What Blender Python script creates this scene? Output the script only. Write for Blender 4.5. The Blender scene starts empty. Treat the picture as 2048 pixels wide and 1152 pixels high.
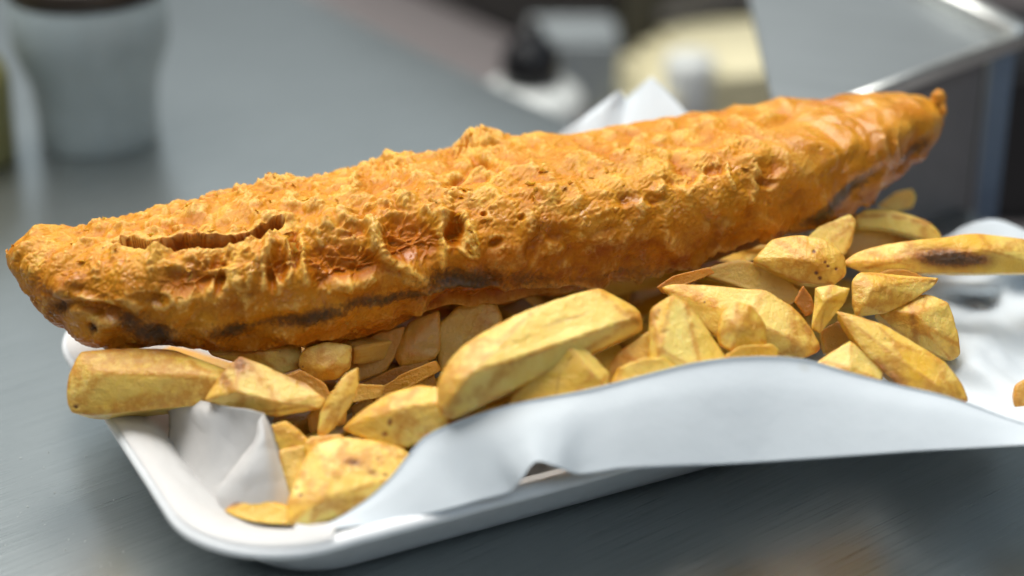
import bpy, math, random
import numpy as np
from mathutils import Matrix, Vector

random.seed(7)
rng = np.random.default_rng(7)
sc = bpy.context.scene
CM = 0.01                      # all modelling below is in centimetres, meshes are written in metres

# ------------------------------------------------------------------ camera
TH, FOC, DIST, HT = math.radians(26), 70.0, 58.0, 3.5
fpx = FOC / 36 * 2048
CAM = np.array([0, -DIST * math.cos(TH), HT + DIST * math.sin(TH)])
FW = np.array([0, math.cos(TH), -math.sin(TH)])
RT = np.array([1.0, 0, 0])
UP = np.cross(RT, FW)
cd = bpy.data.cameras.new("camera")
cd.lens = FOC
cd.sensor_width = 36
cd.clip_start = 0.01
cd.clip_end = 100
cd.dof.use_dof = True
cd.dof.focus_distance = 0.542
cd.dof.aperture_fstop = 4.2
cam = bpy.data.objects.new("camera", cd)
sc.collection.objects.link(cam)
cam.location = CAM * CM
cam.rotation_euler = (math.pi / 2 - TH, 0, 0)
sc.camera = cam

# ------------------------------------------------------------------ world and lamps
w = bpy.data.worlds.new("World")
sc.world = w
w.use_nodes = True
nt = w.node_tree
nt.nodes.clear()
wo = nt.nodes.new("ShaderNodeOutputWorld")
bg = nt.nodes.new("ShaderNodeBackground")
tc = nt.nodes.new("ShaderNodeTexCoord")
sx = nt.nodes.new("ShaderNodeSeparateXYZ")
rp = nt.nodes.new("ShaderNodeValToRGB")
nt.links.new(tc.outputs["Generated"], sx.inputs[0])
nt.links.new(sx.outputs["Z"], rp.inputs[0])
nt.links.new(rp.outputs[0], bg.inputs[0])
nt.links.new(bg.outputs[0], wo.inputs[0])
rp.color_ramp.elements[0].position = 0.0
rp.color_ramp.elements[0].color = (0.15, 0.16, 0.17, 1)
rp.color_ramp.elements[1].position = 0.75
rp.color_ramp.elements[1].color = (0.46, 0.51, 0.54, 1)
bg.inputs[1].default_value = 0.30


def area(name, loc, tgt, size, size_y, energy, col):
    l = bpy.data.lights.new(name, 'AREA')
    l.shape = 'RECTANGLE'
    l.size, l.size_y, l.energy, l.color = size, size_y, energy, col
    o = bpy.data.objects.new(name, l)
    sc.collection.objects.link(o)
    o.location = loc
    o.rotation_euler = (Vector(tgt) - Vector(loc)).to_track_quat('-Z', 'Y').to_euler()
    return o


area("ceiling_light_panel", (-0.25, 0.30, 1.2), (0, 0, 0.05), 1.4, 1.0, 30.0, (1.0, 0.97, 0.91))
area("shop_window_light", (0.7, -1.6, 1.7), (0, 0, 0.05), 1.2, 0.8, 7.6, (0.76, 0.89, 1.0))
area("far_window_light", (-0.6, 3.6, 1.9), (0, 0, 0.05), 3.4, 1.5, 9.5, (0.84, 0.95, 1.0))

sc.view_settings.view_transform = 'Standard'
sc.view_settings.look = 'None'
sc.view_settings.exposure = 0.1
sc.view_settings.gamma = 1.0
sc.cycles.max_bounces = 8
sc.cycles.use_denoising = True


# ------------------------------------------------------------------ geometry helpers
def ray(px, py):
    return FW + (px - 1024) / fpx * RT + (576 - py) / fpx * UP


def W(px, py, d):              # a point of the place at distance d (cm) along the line of sight
    return CAM + ray(px, py) * d


def Z(px, py, z):              # a point of the place at height z (cm)
    d = ray(px, py)
    return CAM + d * ((z - CAM[2]) / d[2])


def project(v):
    q = v - CAM
    ww = q @ FW
    return 1024 + fpx * (q @ RT) / ww, 576 - fpx * (q @ UP) / ww


def sstep(a, b, x):
    t = np.clip((x - a) / (b - a), 0, 1)
    return t * t * (3 - 2 * t)


def _hash(ix, iy, iz, s):
    h = (ix.astype(np.int64) * 374761393 + iy.astype(np.int64) * 668265263 + iz.astype(np.int64) * 2147483647 + s * 974634777) & 0xFFFFFFFF
    h = ((h ^ (h >> 13)) * 1274126177) & 0xFFFFFFFF
    h = ((h ^ (h >> 16)) * 2246822519) & 0xFFFFFFFF
    return (h ^ (h >> 15)) & 0xFFFFFFFF


GR = rng.normal(size=(256, 3))
GR /= np.linalg.norm(GR, axis=1)[:, None]


def perlin(p, s=0):
    i = np.floor(p).astype(np.int64)
    f = p - i
    u = f * f * f * (f * (f * 6 - 15) + 10)
    out = 0
    for dx in (0, 1):
        for dy in (0, 1):
            for dz in (0, 1):
                g = GR[_hash(i[:, 0] + dx, i[:, 1] + dy, i[:, 2] + dz, s) & 255]
                d = ((f - np.array([dx, dy, dz])) * g).sum(1)
                wx = u[:, 0] if dx else 1 - u[:, 0]
                wy = u[:, 1] if dy else 1 - u[:, 1]
                wz = u[:, 2] if dz else 1 - u[:, 2]
                out = out + d * wx * wy * wz
    return out * 1.6


def fbm(p, octv=4, s=0, gain=0.5):
    a, t, o = 1.0, 0.0, 0
    for k in range(octv):
        o = o + a * perlin(p * (2.03 ** k) + 11.7 * k, s + k)
        a *= gain
    return o


def worley(p, s=0):
    i = np.floor(p).astype(np.int64)
    f1 = np.full(len(p), 9.0)
    f2 = np.full(len(p), 9.0)
    for dx in (-1, 0, 1):
        for dy in (-1, 0, 1):
            for dz in (-1, 0, 1):
                c = i + np.array([dx, dy, dz])
                h = _hash(c[:, 0], c[:, 1], c[:, 2], s)
                h2 = _hash(c[:, 0], c[:, 1], c[:, 2], s + 101)
                q = c + np.stack([(h & 1023) / 1023, ((h >> 10) & 1023) / 1023, (h2 & 1023) / 1023], 1)
                d = np.linalg.norm(p - q, axis=1)
                f2 = np.where(d < f1, f1, np.minimum(f2, d))
                f1 = np.minimum(f1, d)
    return f1, f2


def tagit(o, label=None, cat=None, group=None, kind=None):
    if label: o["label"] = label
    if cat: o["category"] = cat
    if group: o["group"] = group
    if kind: o["kind"] = kind
    return o


def empty(name, loc_cm, label=None, cat=None, group=None, kind=None):
    o = bpy.data.objects.new(name, None)
    o.empty_display_size = 0.01
    sc.collection.objects.link(o)
    o.location = np.array(loc_cm) * CM
    return tagit(o, label, cat, group, kind)


def mk(name, v, f, mat, parent=None, attrs=None, smooth=True, origin=None, **tags):
    """one mesh object; v in cm (world), f list/array of faces"""
    v = np.asarray(v, float)
    if origin is None:
        origin = np.array([v[:, 0].mean(), v[:, 1].mean(), v[:, 2].min()])
    origin = np.asarray(origin, float)
    me = bpy.data.meshes.new(name)
    vl = (v - origin) * CM
    if isinstance(f, np.ndarray):
        n, k = f.shape
        me.vertices.add(len(vl))
        me.vertices.foreach_set("co", vl.ravel())
        me.loops.add(n * k)
        me.loops.foreach_set("vertex_index", f.astype(np.int32).ravel())
        me.polygons.add(n)
        me.polygons.foreach_set("loop_start", np.arange(0, n * k, k, dtype=np.int32))
        me.update(calc_edges=True)
    else:
        me.from_pydata([tuple(q) for q in vl], [], [tuple(q) for q in f])
    if smooth:
        me.polygons.foreach_set("use_smooth", np.ones(len(me.polygons), dtype=bool))
    if attrs:
        for k, a in attrs.items():
            at = me.attributes.new(k, 'FLOAT', 'POINT')
            at.data.foreach_set("value", np.asarray(a, dtype=np.float32))
    me.materials.append(mat)
    me.validate()
    o = bpy.data.objects.new(name, me)
    sc.collection.objects.link(o)
    if parent is not None:
        o.parent = parent
        o.location = origin * CM - np.array(parent.location)
    else:
        o.location = origin * CM
    return tagit(o, **tags)


def grid_faces(nr, nc, wrap_c=False):
    r = np.arange(nr - 1)[:, None]
    c = np.arange(nc if wrap_c else nc - 1)[None, :]
    a = r * nc + c
    b = r * nc + (c + 1) % nc
    return np.stack([a, b, b + nc, a + nc], -1).reshape(-1, 4)


def lathe(prof, c, n=64):
    """closed surface of revolution round a vertical axis at c, profile [(r,z)...] from bottom to top"""
    prof = np.array(prof, float)
    a = np.linspace(0, 2 * math.pi, n, endpoint=False)
    v = np.stack([c[0] + prof[:, 0:1] * np.cos(a), c[1] + prof[:, 0:1] * np.sin(a), c[2] + prof[:, 1:2] + 0 * a], -1).reshape(-1, 3)
    return v, grid_faces(len(prof), n, True)


def box_vf(lo, hi, frame=None, org=(0, 0, 0), bev=0.15):
    """box with chamfered edges, optional 2-D frame (u,v) axes"""
    import bmesh
    bm = bmesh.new()
    bmesh.ops.create_cube(bm, size=1)
    lo, hi = np.array(lo, float), np.array(hi, float)
    for q in bm.verts:
        q.co = Vector((lo + hi) / 2 + np.array(q.co) * (hi - lo))
    bmesh.ops.bevel(bm, geom=bm.edges[:], offset=bev, segments=3, affect='EDGES')
    v = np.array([tuple(q.co) for q in bm.verts])
    f = [[q.index for q in p.verts] for p in bm.faces]
    bm.free()
    if frame is not None:
        fu, fv = frame
        v = np.outer(v[:, 0], [fu[0], fu[1], 0]) + np.outer(v[:, 1], [fv[0], fv[1], 0]) + np.outer(v[:, 2], [0, 0, 1])
    return v + np.array(org), f


def crom(P_, m):
    """Catmull-Rom resampling of rows of points (n,k) to m rows"""
    P_ = np.asarray(P_, float)
    n = len(P_)
    t = np.linspace(0, n - 1, m)
    i = np.clip(np.floor(t).astype(int), 0, n - 2)
    f = (t - i).reshape((-1,) + (1,) * (P_.ndim - 1))
    pad = np.concatenate([[2 * P_[0] - P_[1]], P_, [2 * P_[-1] - P_[-2]]])
    a, b, c, d = pad[i], pad[i + 1], pad[i + 2], pad[i + 3]
    return 0.5 * (2 * b + (c - a) * f + (2 * a - 5 * b + 4 * c - d) * f ** 2 + (3 * b - a - 3 * c + d) * f ** 3)


# ------------------------------------------------------------------ materials
def newmat(name):
    m = bpy.data.materials.new(name)
    m.use_nodes = True
    t = m.node_tree
    return m, t, t.nodes["Principled BSDF"]


def N(t, typ, **kw):
    n = t.nodes.new(typ)
    for k, v in kw.items():
        setattr(n, k, v)
    return n


def coords(t, scale=100.0, rot=None, rnd=True):
    tc_ = N(t, "ShaderNodeTexCoord")
    mp = N(t, "ShaderNodeMapping")
    mp.inputs["Scale"].default_value = (scale,) * 3 if not hasattr(scale, '__len__') else scale
    if rot: mp.inputs["Rotation"].default_value = rot
    t.links.new(tc_.outputs["Object"], mp.inputs[0])
    if rnd:
        oi = N(t, "ShaderNodeObjectInfo")
        ml = N(t, "ShaderNodeMath", operation='MULTIPLY')
        ml.inputs[1].default_value = 137.0
        t.links.new(oi.outputs["Random"], ml.inputs[0])
        t.links.new(ml.outputs[0], mp.inputs["Location"])
    return mp.outputs[0]


def noise(t, co, sc_, det=4, rough=0.55, dist=0.0):
    n = N(t, "ShaderNodeTexNoise")
    n.inputs["Scale"].default_value = sc_
    n.inputs["Detail"].default_value = det
    n.inputs["Roughness"].default_value = rough
    n.inputs["Distortion"].default_value = dist
    t.links.new(co, n.inputs["Vector"])
    return n.outputs["Fac"]


def ramp(t, fac, a, b, c0=(0, 0, 0, 1), c1=(1, 1, 1, 1), clamp=True):
    m = N(t, "ShaderNodeMapRange")
    m.inputs[1].default_value, m.inputs[2].default_value = a, b
    t.links.new(fac, m.inputs[0])
    return m.outputs[0]


def mix(t, fac, a, b, mode='MIX'):
    m = N(t, "ShaderNodeMix", data_type='RGBA', blend_type=mode)
    for s, v in ((m.inputs[0], fac), (m.inputs[6], a), (m.inputs[7], b)):
        if hasattr(v, 'links'): t.links.new(v, s)
        elif isinstance(v, (int, float)): s.default_value = v
        else: s.default_value = tuple(v) + (1,) if len(v) == 3 else v
    return m.outputs[2]


def math_(t, op, a, b=None):
    m = N(t, "ShaderNodeMath", operation=op)
    m.use_clamp = False
    for s, v in ((m.inputs[0], a), (m.inputs[1], b)):
        if v is None: continue
        if hasattr(v, 'links'): t.links.new(v, s)
        else: s.default_value = v
    return m.outputs[0]


def attr(t, name):
    a = N(t, "ShaderNodeAttribute")
    a.attribute_name = name
    return a.outputs["Fac"]


def bump(t, bsdf, h, strength, dist_cm, prev=None):
    b = N(t, "ShaderNodeBump")
    b.inputs["Strength"].default_value = strength
    b.inputs["Distance"].default_value = dist_cm * CM
    t.links.new(h, b.inputs["Height"])
    if prev is not None: t.links.new(prev, b.inputs["Normal"])
    t.links.new(b.outputs[0], bsdf.inputs["Normal"])
    return b.outputs[0]


def chip_material():
    m, t, b = newmat("fried_potato")
    co = coords(t)
    n1 = noise(t, co, 0.9, 4)
    n2 = noise(t, co, 3.5, 5, 0.6)
    n3 = noise(t, co, 14.0, 4, 0.6)
    pale, gold, brown = (0.95, 0.74, 0.21), (0.84, 0.46, 0.012), (0.42, 0.15, 0.018)
    fa = attr(t, "face")
    oi = N(t, "ShaderNodeObjectInfo")
    own = math_(t, 'MULTIPLY', math_(t, 'SUBTRACT', oi.outputs["Random"], 0.5), 0.35)
    mf = math_(t, 'ADD', own, math_(t, 'ADD', math_(t, 'MULTIPLY', ramp(t, n1, 0.40, 0.72), 0.45), math_(t, 'MULTIPLY', ramp(t, fa, 0.30, 0.85), 0.65)))
    c = mix(t, ramp(t, mf, 0.0, 1.0), pale, gold)
    c = mix(t, math_(t, 'MULTIPLY', ramp(t, n2, 0.50, 0.78), 0.22), c, (0.74, 0.38, 0.02))
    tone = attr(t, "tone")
    c = mix(t, tone, c, (0.46, 0.17, 0.010))  # fried brown; on chips in the gaps it also paints in their shade
    e = attr(t, "edge")
    eb = math_(t, 'MULTIPLY', e, ramp(t, n2, 0.33, 0.55))
    c = mix(t, math_(t, 'MULTIPLY', eb, 0.72), c, (0.60, 0.235, 0.010))
    br = attr(t, "brown")
    c = mix(t, ramp(t, math_(t, 'MULTIPLY', br, math_(t, 'ADD', n2, 0.45)), 0.15, 0.95), c, brown)
    c = mix(t, ramp(t, math_(t, 'MULTIPLY', br, math_(t, 'ADD', n3, 0.35)), 0.72, 1.15), c, (0.15, 0.065, 0.018))
    # eyes and specks of the potato
    vo = N(t, "ShaderNodeTexVoronoi")
    vo.inputs["Scale"].default_value = 1.7
    t.links.new(co, vo.inputs["Vector"])
    sp = ramp(t, math_(t, 'ADD', vo.outputs["Distance"], math_(t, 'MULTIPLY', n3, 0.10)), 0.125, 0.085)
    sp = math_(t, 'MULTIPLY', sp, ramp(t, n1, 0.50, 0.56))
    c = mix(t, math_(t, 'MULTIPLY', sp, 0.8), c, (0.22, 0.08, 0.015))
    t.links.new(c, b.inputs["Base Color"])
    b.inputs["Subsurface Weight"].default_value = 0.45
    b.inputs["Coat Weight"].default_value = 0.12
    b.inputs["Coat Roughness"].default_value = 0.2
    b.inputs["Subsurface Radius"].default_value = (1.0, 0.55, 0.12)
    b.inputs["Subsurface Scale"].default_value = 0.0022
    t.links.new(ramp(t, n2, 0.3, 0.7), N(t, "ShaderNodeMath").inputs[0])
    r = N(t, "ShaderNodeMapRange")
    r.inputs[3].default_value, r.inputs[4].default_value = 0.12, 0.58
    t.links.new(n2, r.inputs[0])
    t.links.new(r.outputs[0], b.inputs["Roughness"])
    b.inputs["Specular IOR Level"].default_value = 0.55
    p = bump(t, b, n3, 0.7, 0.04)
    p = bump(t, b, noise(t, co, 38.0, 2), 0.6, 0.016, p)
    p = bump(t, b, noise(t, co, 5.0, 3), 0.5, 0.08, p)
    fib = coords(t, (25, 25, 190))
    bump(t, b, noise(t, fib, 1.0, 3), 0.35, 0.04, p)
    return m


def batter_material():
    m, t, b = newmat("fried_batter")
    co = coords(t, rnd=False)
    n0 = noise(t, co, 0.55, 3)
    n1 = noise(t, co, 2.2, 5, 0.6)
    n2 = noise(t, co, 9.0, 5, 0.62)
    n3 = noise(t, co, 26.0, 3, 0.6)
    pale, gold, deep = (0.88, 0.58, 0.17), (0.60, 0.230, 0.013), (0.46, 0.130, 0.003)
    c = mix(t, ramp(t, n1, 0.33, 0.66), gold, (0.68, 0.31, 0.016))
    c = mix(t, ramp(t, n0, 0.50, 0.72), c, (0.50, 0.160, 0.004))
    cr = attr(t, "crest")
    c = mix(t, math_(t, 'MULTIPLY', cr, ramp(t, n2, 0.30, 0.62)), c, pale)
    c = mix(t, math_(t, 'MULTIPLY', ramp(t, n2, 0.58, 0.74), 0.35), c, (0.76, 0.42, 0.045))
    sp1 = math_(t, 'MULTIPLY', ramp(t, noise(t, co, 17.0, 4, 0.7), 0.54, 0.66), ramp(t, n1, 0.35, 0.6))
    c = mix(t, math_(t, 'MULTIPLY', sp1, 0.55), c, (0.82, 0.50, 0.09))
    sp2 = ramp(t, noise(t, co, 6.5, 5, 0.7), 0.50, 0.36)
    c = mix(t, math_(t, 'MULTIPLY', sp2, 0.40), c, (0.42, 0.115, 0.003))
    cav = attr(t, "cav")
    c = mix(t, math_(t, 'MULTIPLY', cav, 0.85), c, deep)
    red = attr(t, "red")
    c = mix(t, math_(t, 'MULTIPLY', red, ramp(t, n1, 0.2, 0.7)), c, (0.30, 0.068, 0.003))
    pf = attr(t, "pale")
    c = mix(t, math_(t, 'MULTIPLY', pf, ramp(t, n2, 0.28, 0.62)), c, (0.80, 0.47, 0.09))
    st = attr(t, "stain_shade")
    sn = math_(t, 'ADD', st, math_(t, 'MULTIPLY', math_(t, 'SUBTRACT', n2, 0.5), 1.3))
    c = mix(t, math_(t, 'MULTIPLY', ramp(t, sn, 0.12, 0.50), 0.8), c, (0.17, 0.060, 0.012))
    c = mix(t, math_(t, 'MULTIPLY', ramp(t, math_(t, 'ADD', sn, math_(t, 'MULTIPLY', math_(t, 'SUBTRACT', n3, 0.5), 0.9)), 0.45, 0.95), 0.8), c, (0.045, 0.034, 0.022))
    t.links.new(c, b.inputs["Base Color"])
    b.inputs["Subsurface Weight"].default_value = 0.35
    b.inputs["Coat Weight"].default_value = 0.0
    b.inputs["Coat Roughness"].default_value = 0.16
    b.inputs["Subsurface Radius"].default_value = (1.0, 0.5, 0.12)
    b.inputs["Subsurface Scale"].default_value = 0.0018
    gl = attr(t, "gloss")
    r = math_(t, 'SUBTRACT', math_(t, 'ADD', 0.34, math_(t, 'MULTIPLY', n2, 0.22)), math_(t, 'MULTIPLY', gl, 0.30))
    t.links.new(r, b.inputs["Roughness"])
    t.links.new(math_(t, "ADD", 0.16, math_(t, "MULTIPLY", gl, 0.45)), b.inputs["Specular IOR Level"])
    p = bump(t, b, n2, 0.4, 0.035)
    bump(t, b, n3, 0.4, 0.015, p)
    return m


def paper_material(name, col, trans=0.25):
    m, t, b = newmat(name)
    co = coords(t)
    n1 = noise(t, co, 0.35, 4)
    n2 = noise(t, co, 22.0, 4, 0.7)
    c = mix(t, ramp(t, n1, 0.3, 0.75), col, tuple(x * 0.94 for x in col))
    # faint grease spots
    vo = N(t, "ShaderNodeTexVoronoi")
    vo.inputs["Scale"].default_value = 0.33
    t.links.new(co, vo.inputs["Vector"])
    sp = ramp(t, math_(t, 'ADD', vo.outputs["Distance"], math_(t, 'MULTIPLY', n1, 0.06)), 0.115, 0.06)
    c = mix(t, math_(t, 'MULTIPLY', sp, 0.35), c, (0.50, 0.47, 0.40))
    t.links.new(c, b.inputs["Base Color"])
    b.inputs["Roughness"].default_value = 0.55
    b.inputs["Specular IOR Level"].default_value = 0.3
    p = bump(t, b, n2, 0.35, 0.012)
    p = bump(t, b, noise(t, co, 1.6, 3), 0.35, 0.06, p)
    if trans > 0.3:                                   # soft creases of the handled thin paper
        n4 = noise(t, co, 0.55, 2, 0.5, 0.4)
        cr_ = ramp(t, math_(t, 'ABSOLUTE', math_(t, 'SUBTRACT', n4, 0.5)), 0.0, 0.12)
        bump(t, b, cr_, 0.25, 0.06, p)
    tr = N(t, "ShaderNodeBsdfTranslucent")
    t.links.new(c, tr.inputs[0])
    ms = N(t, "ShaderNodeMixShader")
    ms.inputs[0].default_value = trans
    t.links.new(b.outputs[0], ms.inputs[1])
    t.links.new(tr.outputs[0], ms.inputs[2])
    t.links.new(ms.outputs[0], t.nodes["Material Output"].inputs["Surface"])
    return m


def steel_material(name, col, rough, ang=0.0, sc_=1.0, bumpy=0.12):
    m, t, b = newmat(name)
    base = coords(t, 100.0, (0, 0, -ang), rnd=False)
    st = coords(t, (0.25 * 100 * sc_, 14 * 100 * sc_, 100), (0, 0, 0), rnd=False)
    # rotate first, then stretch
    mp = N(t, "ShaderNodeMapping")
    mp.inputs["Scale"].default_value = (0.22 * sc_, 26 * sc_, 1)
    t.links.new(base, mp.inputs[0])
    n1 = noise(t, mp.outputs[0], 1.0, 4, 0.65)
    n0 = noise(t, base, 0.22, 3)
    c = mix(t, ramp(t, n1, 0.3, 0.7), tuple(x * 0.82 for x in col), tuple(min(1, x * 1.06) for x in col))
    c = mix(t, math_(t, 'MULTIPLY', ramp(t, n0, 0.4, 0.7), 0.25), c, tuple(x * 0.78 for x in col))
    t.links.new(c, b.inputs["Base Color"])
    b.inputs["Metallic"].default_value = 0.96
    r = N(t, "ShaderNodeMapRange")
    r.inputs[3].default_value, r.inputs[4].default_value = rough - 0.05, rough + 0.09
    t.links.new(n1, r.inputs[0])
    t.links.new(r.outputs[0], b.inputs["Roughness"])
    bump(t, b, n1, bumpy * 0.8, 0.01)
    return m


def plain(name, col, rough=0.5, metal=0.0, nsc=1.5, var=0.12, bs=0.2, sss=0.0):
    m, t, b = newmat(name)
    co = coords(t)
    n = noise(t, co, nsc, 4)
    c = mix(t, ramp(t, n, 0.3, 0.7), col, tuple(x * (1 - var) for x in col))
    t.links.new(c, b.inputs["Base Color"])
    b.inputs["Roughness"].default_value = rough
    b.inputs["Metallic"].default_value = metal
    if sss:
        b.inputs["Subsurface Weight"].default_value = sss
        b.inputs["Subsurface Scale"].default_value = 0.002
        b.inputs["Subsurface Radius"].default_value = (1, 1, 1)
    bump(t, b, noise(t, co, nsc * 9, 3), bs, 0.01)
    return m


M_chip = chip_material()
M_batter = batter_material()
M_paper = paper_material("greaseproof_paper", (0.80, 0.86, 0.91), 0.25)
M_thin = paper_material("thin_paper", (0.84, 0.83, 0.82), 0.35)
M_tray = plain("polystyrene_foam", (0.84, 0.87, 0.90), 0.42, 0, 3.0, 0.05, 0.45, 0.25)
M_steel = steel_material("brushed_steel", (0.45, 0.48, 0.48), 0.27, math.radians(38))
M_steel2 = steel_material("dull_steel", (0.42, 0.45, 0.46), 0.38, math.radians(-20), 0.5)
M_rim = steel_material("bright_steel_edge", (0.80, 0.82, 0.80), 0.35, 0.3, 0.6)
M_under = plain("brown_grey_worktop", (0.20, 0.18, 0.182), 0.45)
M_dark = plain("dark_appliance_enamel", (0.022, 0.021, 0.019), 0.35)
M_black = plain("black_plastic", (0.012, 0.012, 0.014), 0.28)
M_white = plain("white_plastic", (0.74, 0.77, 0.76), 0.4, sss=0.2)
M_cup = plain("milky_plastic", (0.34, 0.40, 0.42), 0.45, sss=0.2)
M_sauce = plain("dark_lid_plastic", (0.035, 0.025, 0.018), 0.3)
M_olive = plain("olive_glaze", (0.20, 0.19, 0.07), 0.4)
M_yellow = plain("pale_yellow_paper", (0.80, 0.74, 0.50), 0.6)
M_panel = plain("grey_enamel_panel", (0.22, 0.21, 0.215), 0.5, 0.1)
M_leg = plain("blue_grey_painted_steel", (0.20, 0.26, 0.36), 0.4)
M_grey = plain("light_grey_enamel", (0.27, 0.30, 0.315), 0.45)

# ------------------------------------------------------------------ the setting
E1, E2 = Z(600, -12, 0), Z(1168, 258, 0)
d12 = (E2 - E1) / np.linalg.norm(E2 - E1)
E3, E4 = Z(1740, 330, 0), Z(2048, 475, 0)
d34 = (E4 - E3) / np.linalg.norm(E4 - E3)
poly = [(-90, -75), (90, -75), tuple((E4 + d34 * 40)[:2]), tuple((E4 + d34 * 2)[:2]), tuple(E3[:2]), tuple((E3 - d34 * 5)[:2]), tuple((E2 + d12 * 1.5)[:2]),
        tuple(E2[:2]), tuple(E1[:2]), tuple((E1 - d12 * 60)[:2]), (-90, 90)]
n = len(poly)
v = [(x, y, 0) for x, y in poly] + [(x, y, -2.5) for x, y in poly]
f = [list(range(n)), list(range(2 * n - 1, n - 1, -1))] + [[i, i + n, (i + 1) % n + n, (i + 1) % n] for i in range(n)]
mk("steel_counter", v, f, M_steel, smooth=False, origin=(0, 0, 0), kind="structure")
v, f = box_vf((-250, -60, -10), (250, 320, -8), bev=0.3)
mk("lower_worktop", v, f, M_under, smooth=False, origin=(0, 0, 0), kind="structure")

# ------------------------------------------------------------------ polystyrene tray
TA = math.radians(26.7)
TU, TV = np.array([math.cos(TA), math.sin(TA)]), np.array([-math.sin(TA), math.cos(TA)])
TC = np.array([-7.12, -13.12])     # front-left corner of the rim before rounding
TL, TW = 25.5, 15.6


def rrect(inset, z, rad, n=14, m=26):
    """rounded rectangle ring in tray axes"""
    out = []
    x0, x1, y0, y1 = inset, TL - inset, inset, TW - inset
    r = rad
    cs = [((x1 - r, y0 + r), -90), ((x1 - r, y1 - r), 0), ((x0 + r, y1 - r), 90), ((x0 + r, y0 + r), 180)]
    for k, ((cx, cy), a0) in enumerate(cs):
        arc = [(cx + r * math.cos(math.radians(a0 + 90 * i / n)), cy + r * math.sin(math.radians(a0 + 90 * i / n))) for i in range(n + 1)]
        out += arc
        nx = cs[(k + 1) % 4]
        e = (nx[0][0] + r * math.cos(math.radians(nx[1])), nx[0][1] + r * math.sin(math.radians(nx[1])))
        s = arc[-1]
        out += [(s[0] + (e[0] - s[0]) * i / m, s[1] + (e[1] - s[1]) * i / m) for i in range(1, m)]
    o = np.array(out)
    xy = TC + o[:, 0:1] * TU + o[:, 1:2] * TV
    return np.column_stack([xy, np.full(len(xy), z)])


prof = [(2.7, 0.0, 2.0), (2.3, 0.02, 2.2), (2.05, 0.12, 2.35), (1.9, 0.35, 2.4), (0.75, 1.90, 2.7), (0.62, 2.02, 2.8), (0.25, 2.04, 3.0), (0.10, 2.06, 3.05), (0.0, 2.13, 3.1),
        (0.0, 2.22, 3.1), (0.07, 2.31, 3.05), (0.2, 2.36, 3.0), (0.42, 2.33, 2.9), (0.8, 2.08, 2.8), (2.4, 0.60, 2.3), (2.65, 0.42, 2.1), (3.0, 0.36, 2.0)]
rings = [rrect(a, b, c) for a, b, c in prof]
nc = len(rings[0])
v = np.concatenate(rings)
fl = [list(q) for q in grid_faces(len(rings), nc, True)]
fl.append(list(range(nc - 1, -1, -1)))
fl.append([(len(rings) - 1) * nc + i for i in range(nc)])
v[:, 2] += 0.012 * fbm(v * 0.6, 2, 5) * (v[:, 2] > 0.3)
tray = mk("takeaway_tray", v, fl, M_tray, label="shallow white polystyrene tray with rounded rim holding the fish and chips", cat="tray")


def tray_pt(a, b, z):
    return np.array([*(TC + a * TU + b * TV), z])


# ------------------------------------------------------------------ paper
def sheet(name, rows, mat, nu=70, nv=60, thick=0.012, wr=0.03, wsc=0.35, parent=None, seed=0, fade=None, **tags):
    rows = np.array(rows, float)                      # (R, C, 3)
    a = crom(rows, nu)
    b = crom(np.swapaxes(a, 0, 1), nv)
    g = np.swapaxes(b, 0, 1)
    du = np.gradient(g, axis=0)
    dv = np.gradient(g, axis=1)
    nn = np.cross(du, dv)
    nn /= np.linalg.norm(nn, axis=2)[..., None] + 1e-9
    flat = g.reshape(-1, 3)
    h = wr * fbm(flat * wsc, 3, seed + 3) - wr * 0.8 * np.abs(perlin(flat * wsc * 1.3 + 3.3, seed + 9))
    flat = flat + nn.reshape(-1, 3) * h[:, None]
    top = flat + nn.reshape(-1, 3) * thick / 2
    bot = flat - nn.reshape(-1, 3) * thick / 2
    K = nu * nv
    gf = grid_faces(nu, nv)
    idx = np.arange(K).reshape(nu, nv)
    bd = np.concatenate([idx[0, :], idx[1:, -1], idx[-1, -2::-1], idx[-2:0:-1, 0]])
    b2 = np.roll(bd, -1)
    side = np.stack([bd, bd + K, b2 + K, b2], 1)
    F_ = np.concatenate([gf, gf[:, ::-1] + K, side])
    return mk(name, np.concatenate([top, bot]), F_, mat, parent=parent, **tags)


paper = empty("greaseproof_paper", tray_pt(TL / 2, TW / 2, 0.5), "sheet of white greaseproof paper lining the tray and folded up over the chips", "paper")

# lining that follows the inside of the tray
prf = crom(np.array([(3.3, 0.50), (2.8, 0.58), (2.35, 0.86), (1.8, 1.36), (1.2, 1.92), (0.75, 2.26), (0.42, 2.42), (0.22, 2.44), (0.12, 2.41)]), 34)
rows = [rrect(ia, zz, 2.3 + 0.75 * (3.0 - ia) / 2.9) for ia, zz in prf]
lv = np.concatenate(rows)
ia_ = np.repeat(prf[:, 0], nc)
wrk = 0.03 + 0.20 * np.abs(perlin(lv * np.array([.5, .5, .8]), 2)) + 0.07 * np.abs(perlin(lv * 1.3, 4)) + 0.012 * perlin(lv * 4, 6)
wrk = wrk * sstep(0.0, 1.0, ia_) * (1 - .5 * sstep(2.2, 3.0, ia_))
lv[:, 2] += wrk + .008
keep = np.array(grid_faces(len(rows), nc, True))
cen = lv[keep].mean(1)
ca = (cen[:, :2] - TC) @ TU
cb = (cen[:, :2] - TC) @ TV
keep = keep[~((cb < 3.3) & (ca < 20) & (ca > 3.4 - 0.35 * (cb - 0.5)) & (cen[:, 2] > 1.0))]
kf = [list(q) for q in keep] + [list(range(nc))]
mk("lining", lv, kf, M_thin, parent=paper)

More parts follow.
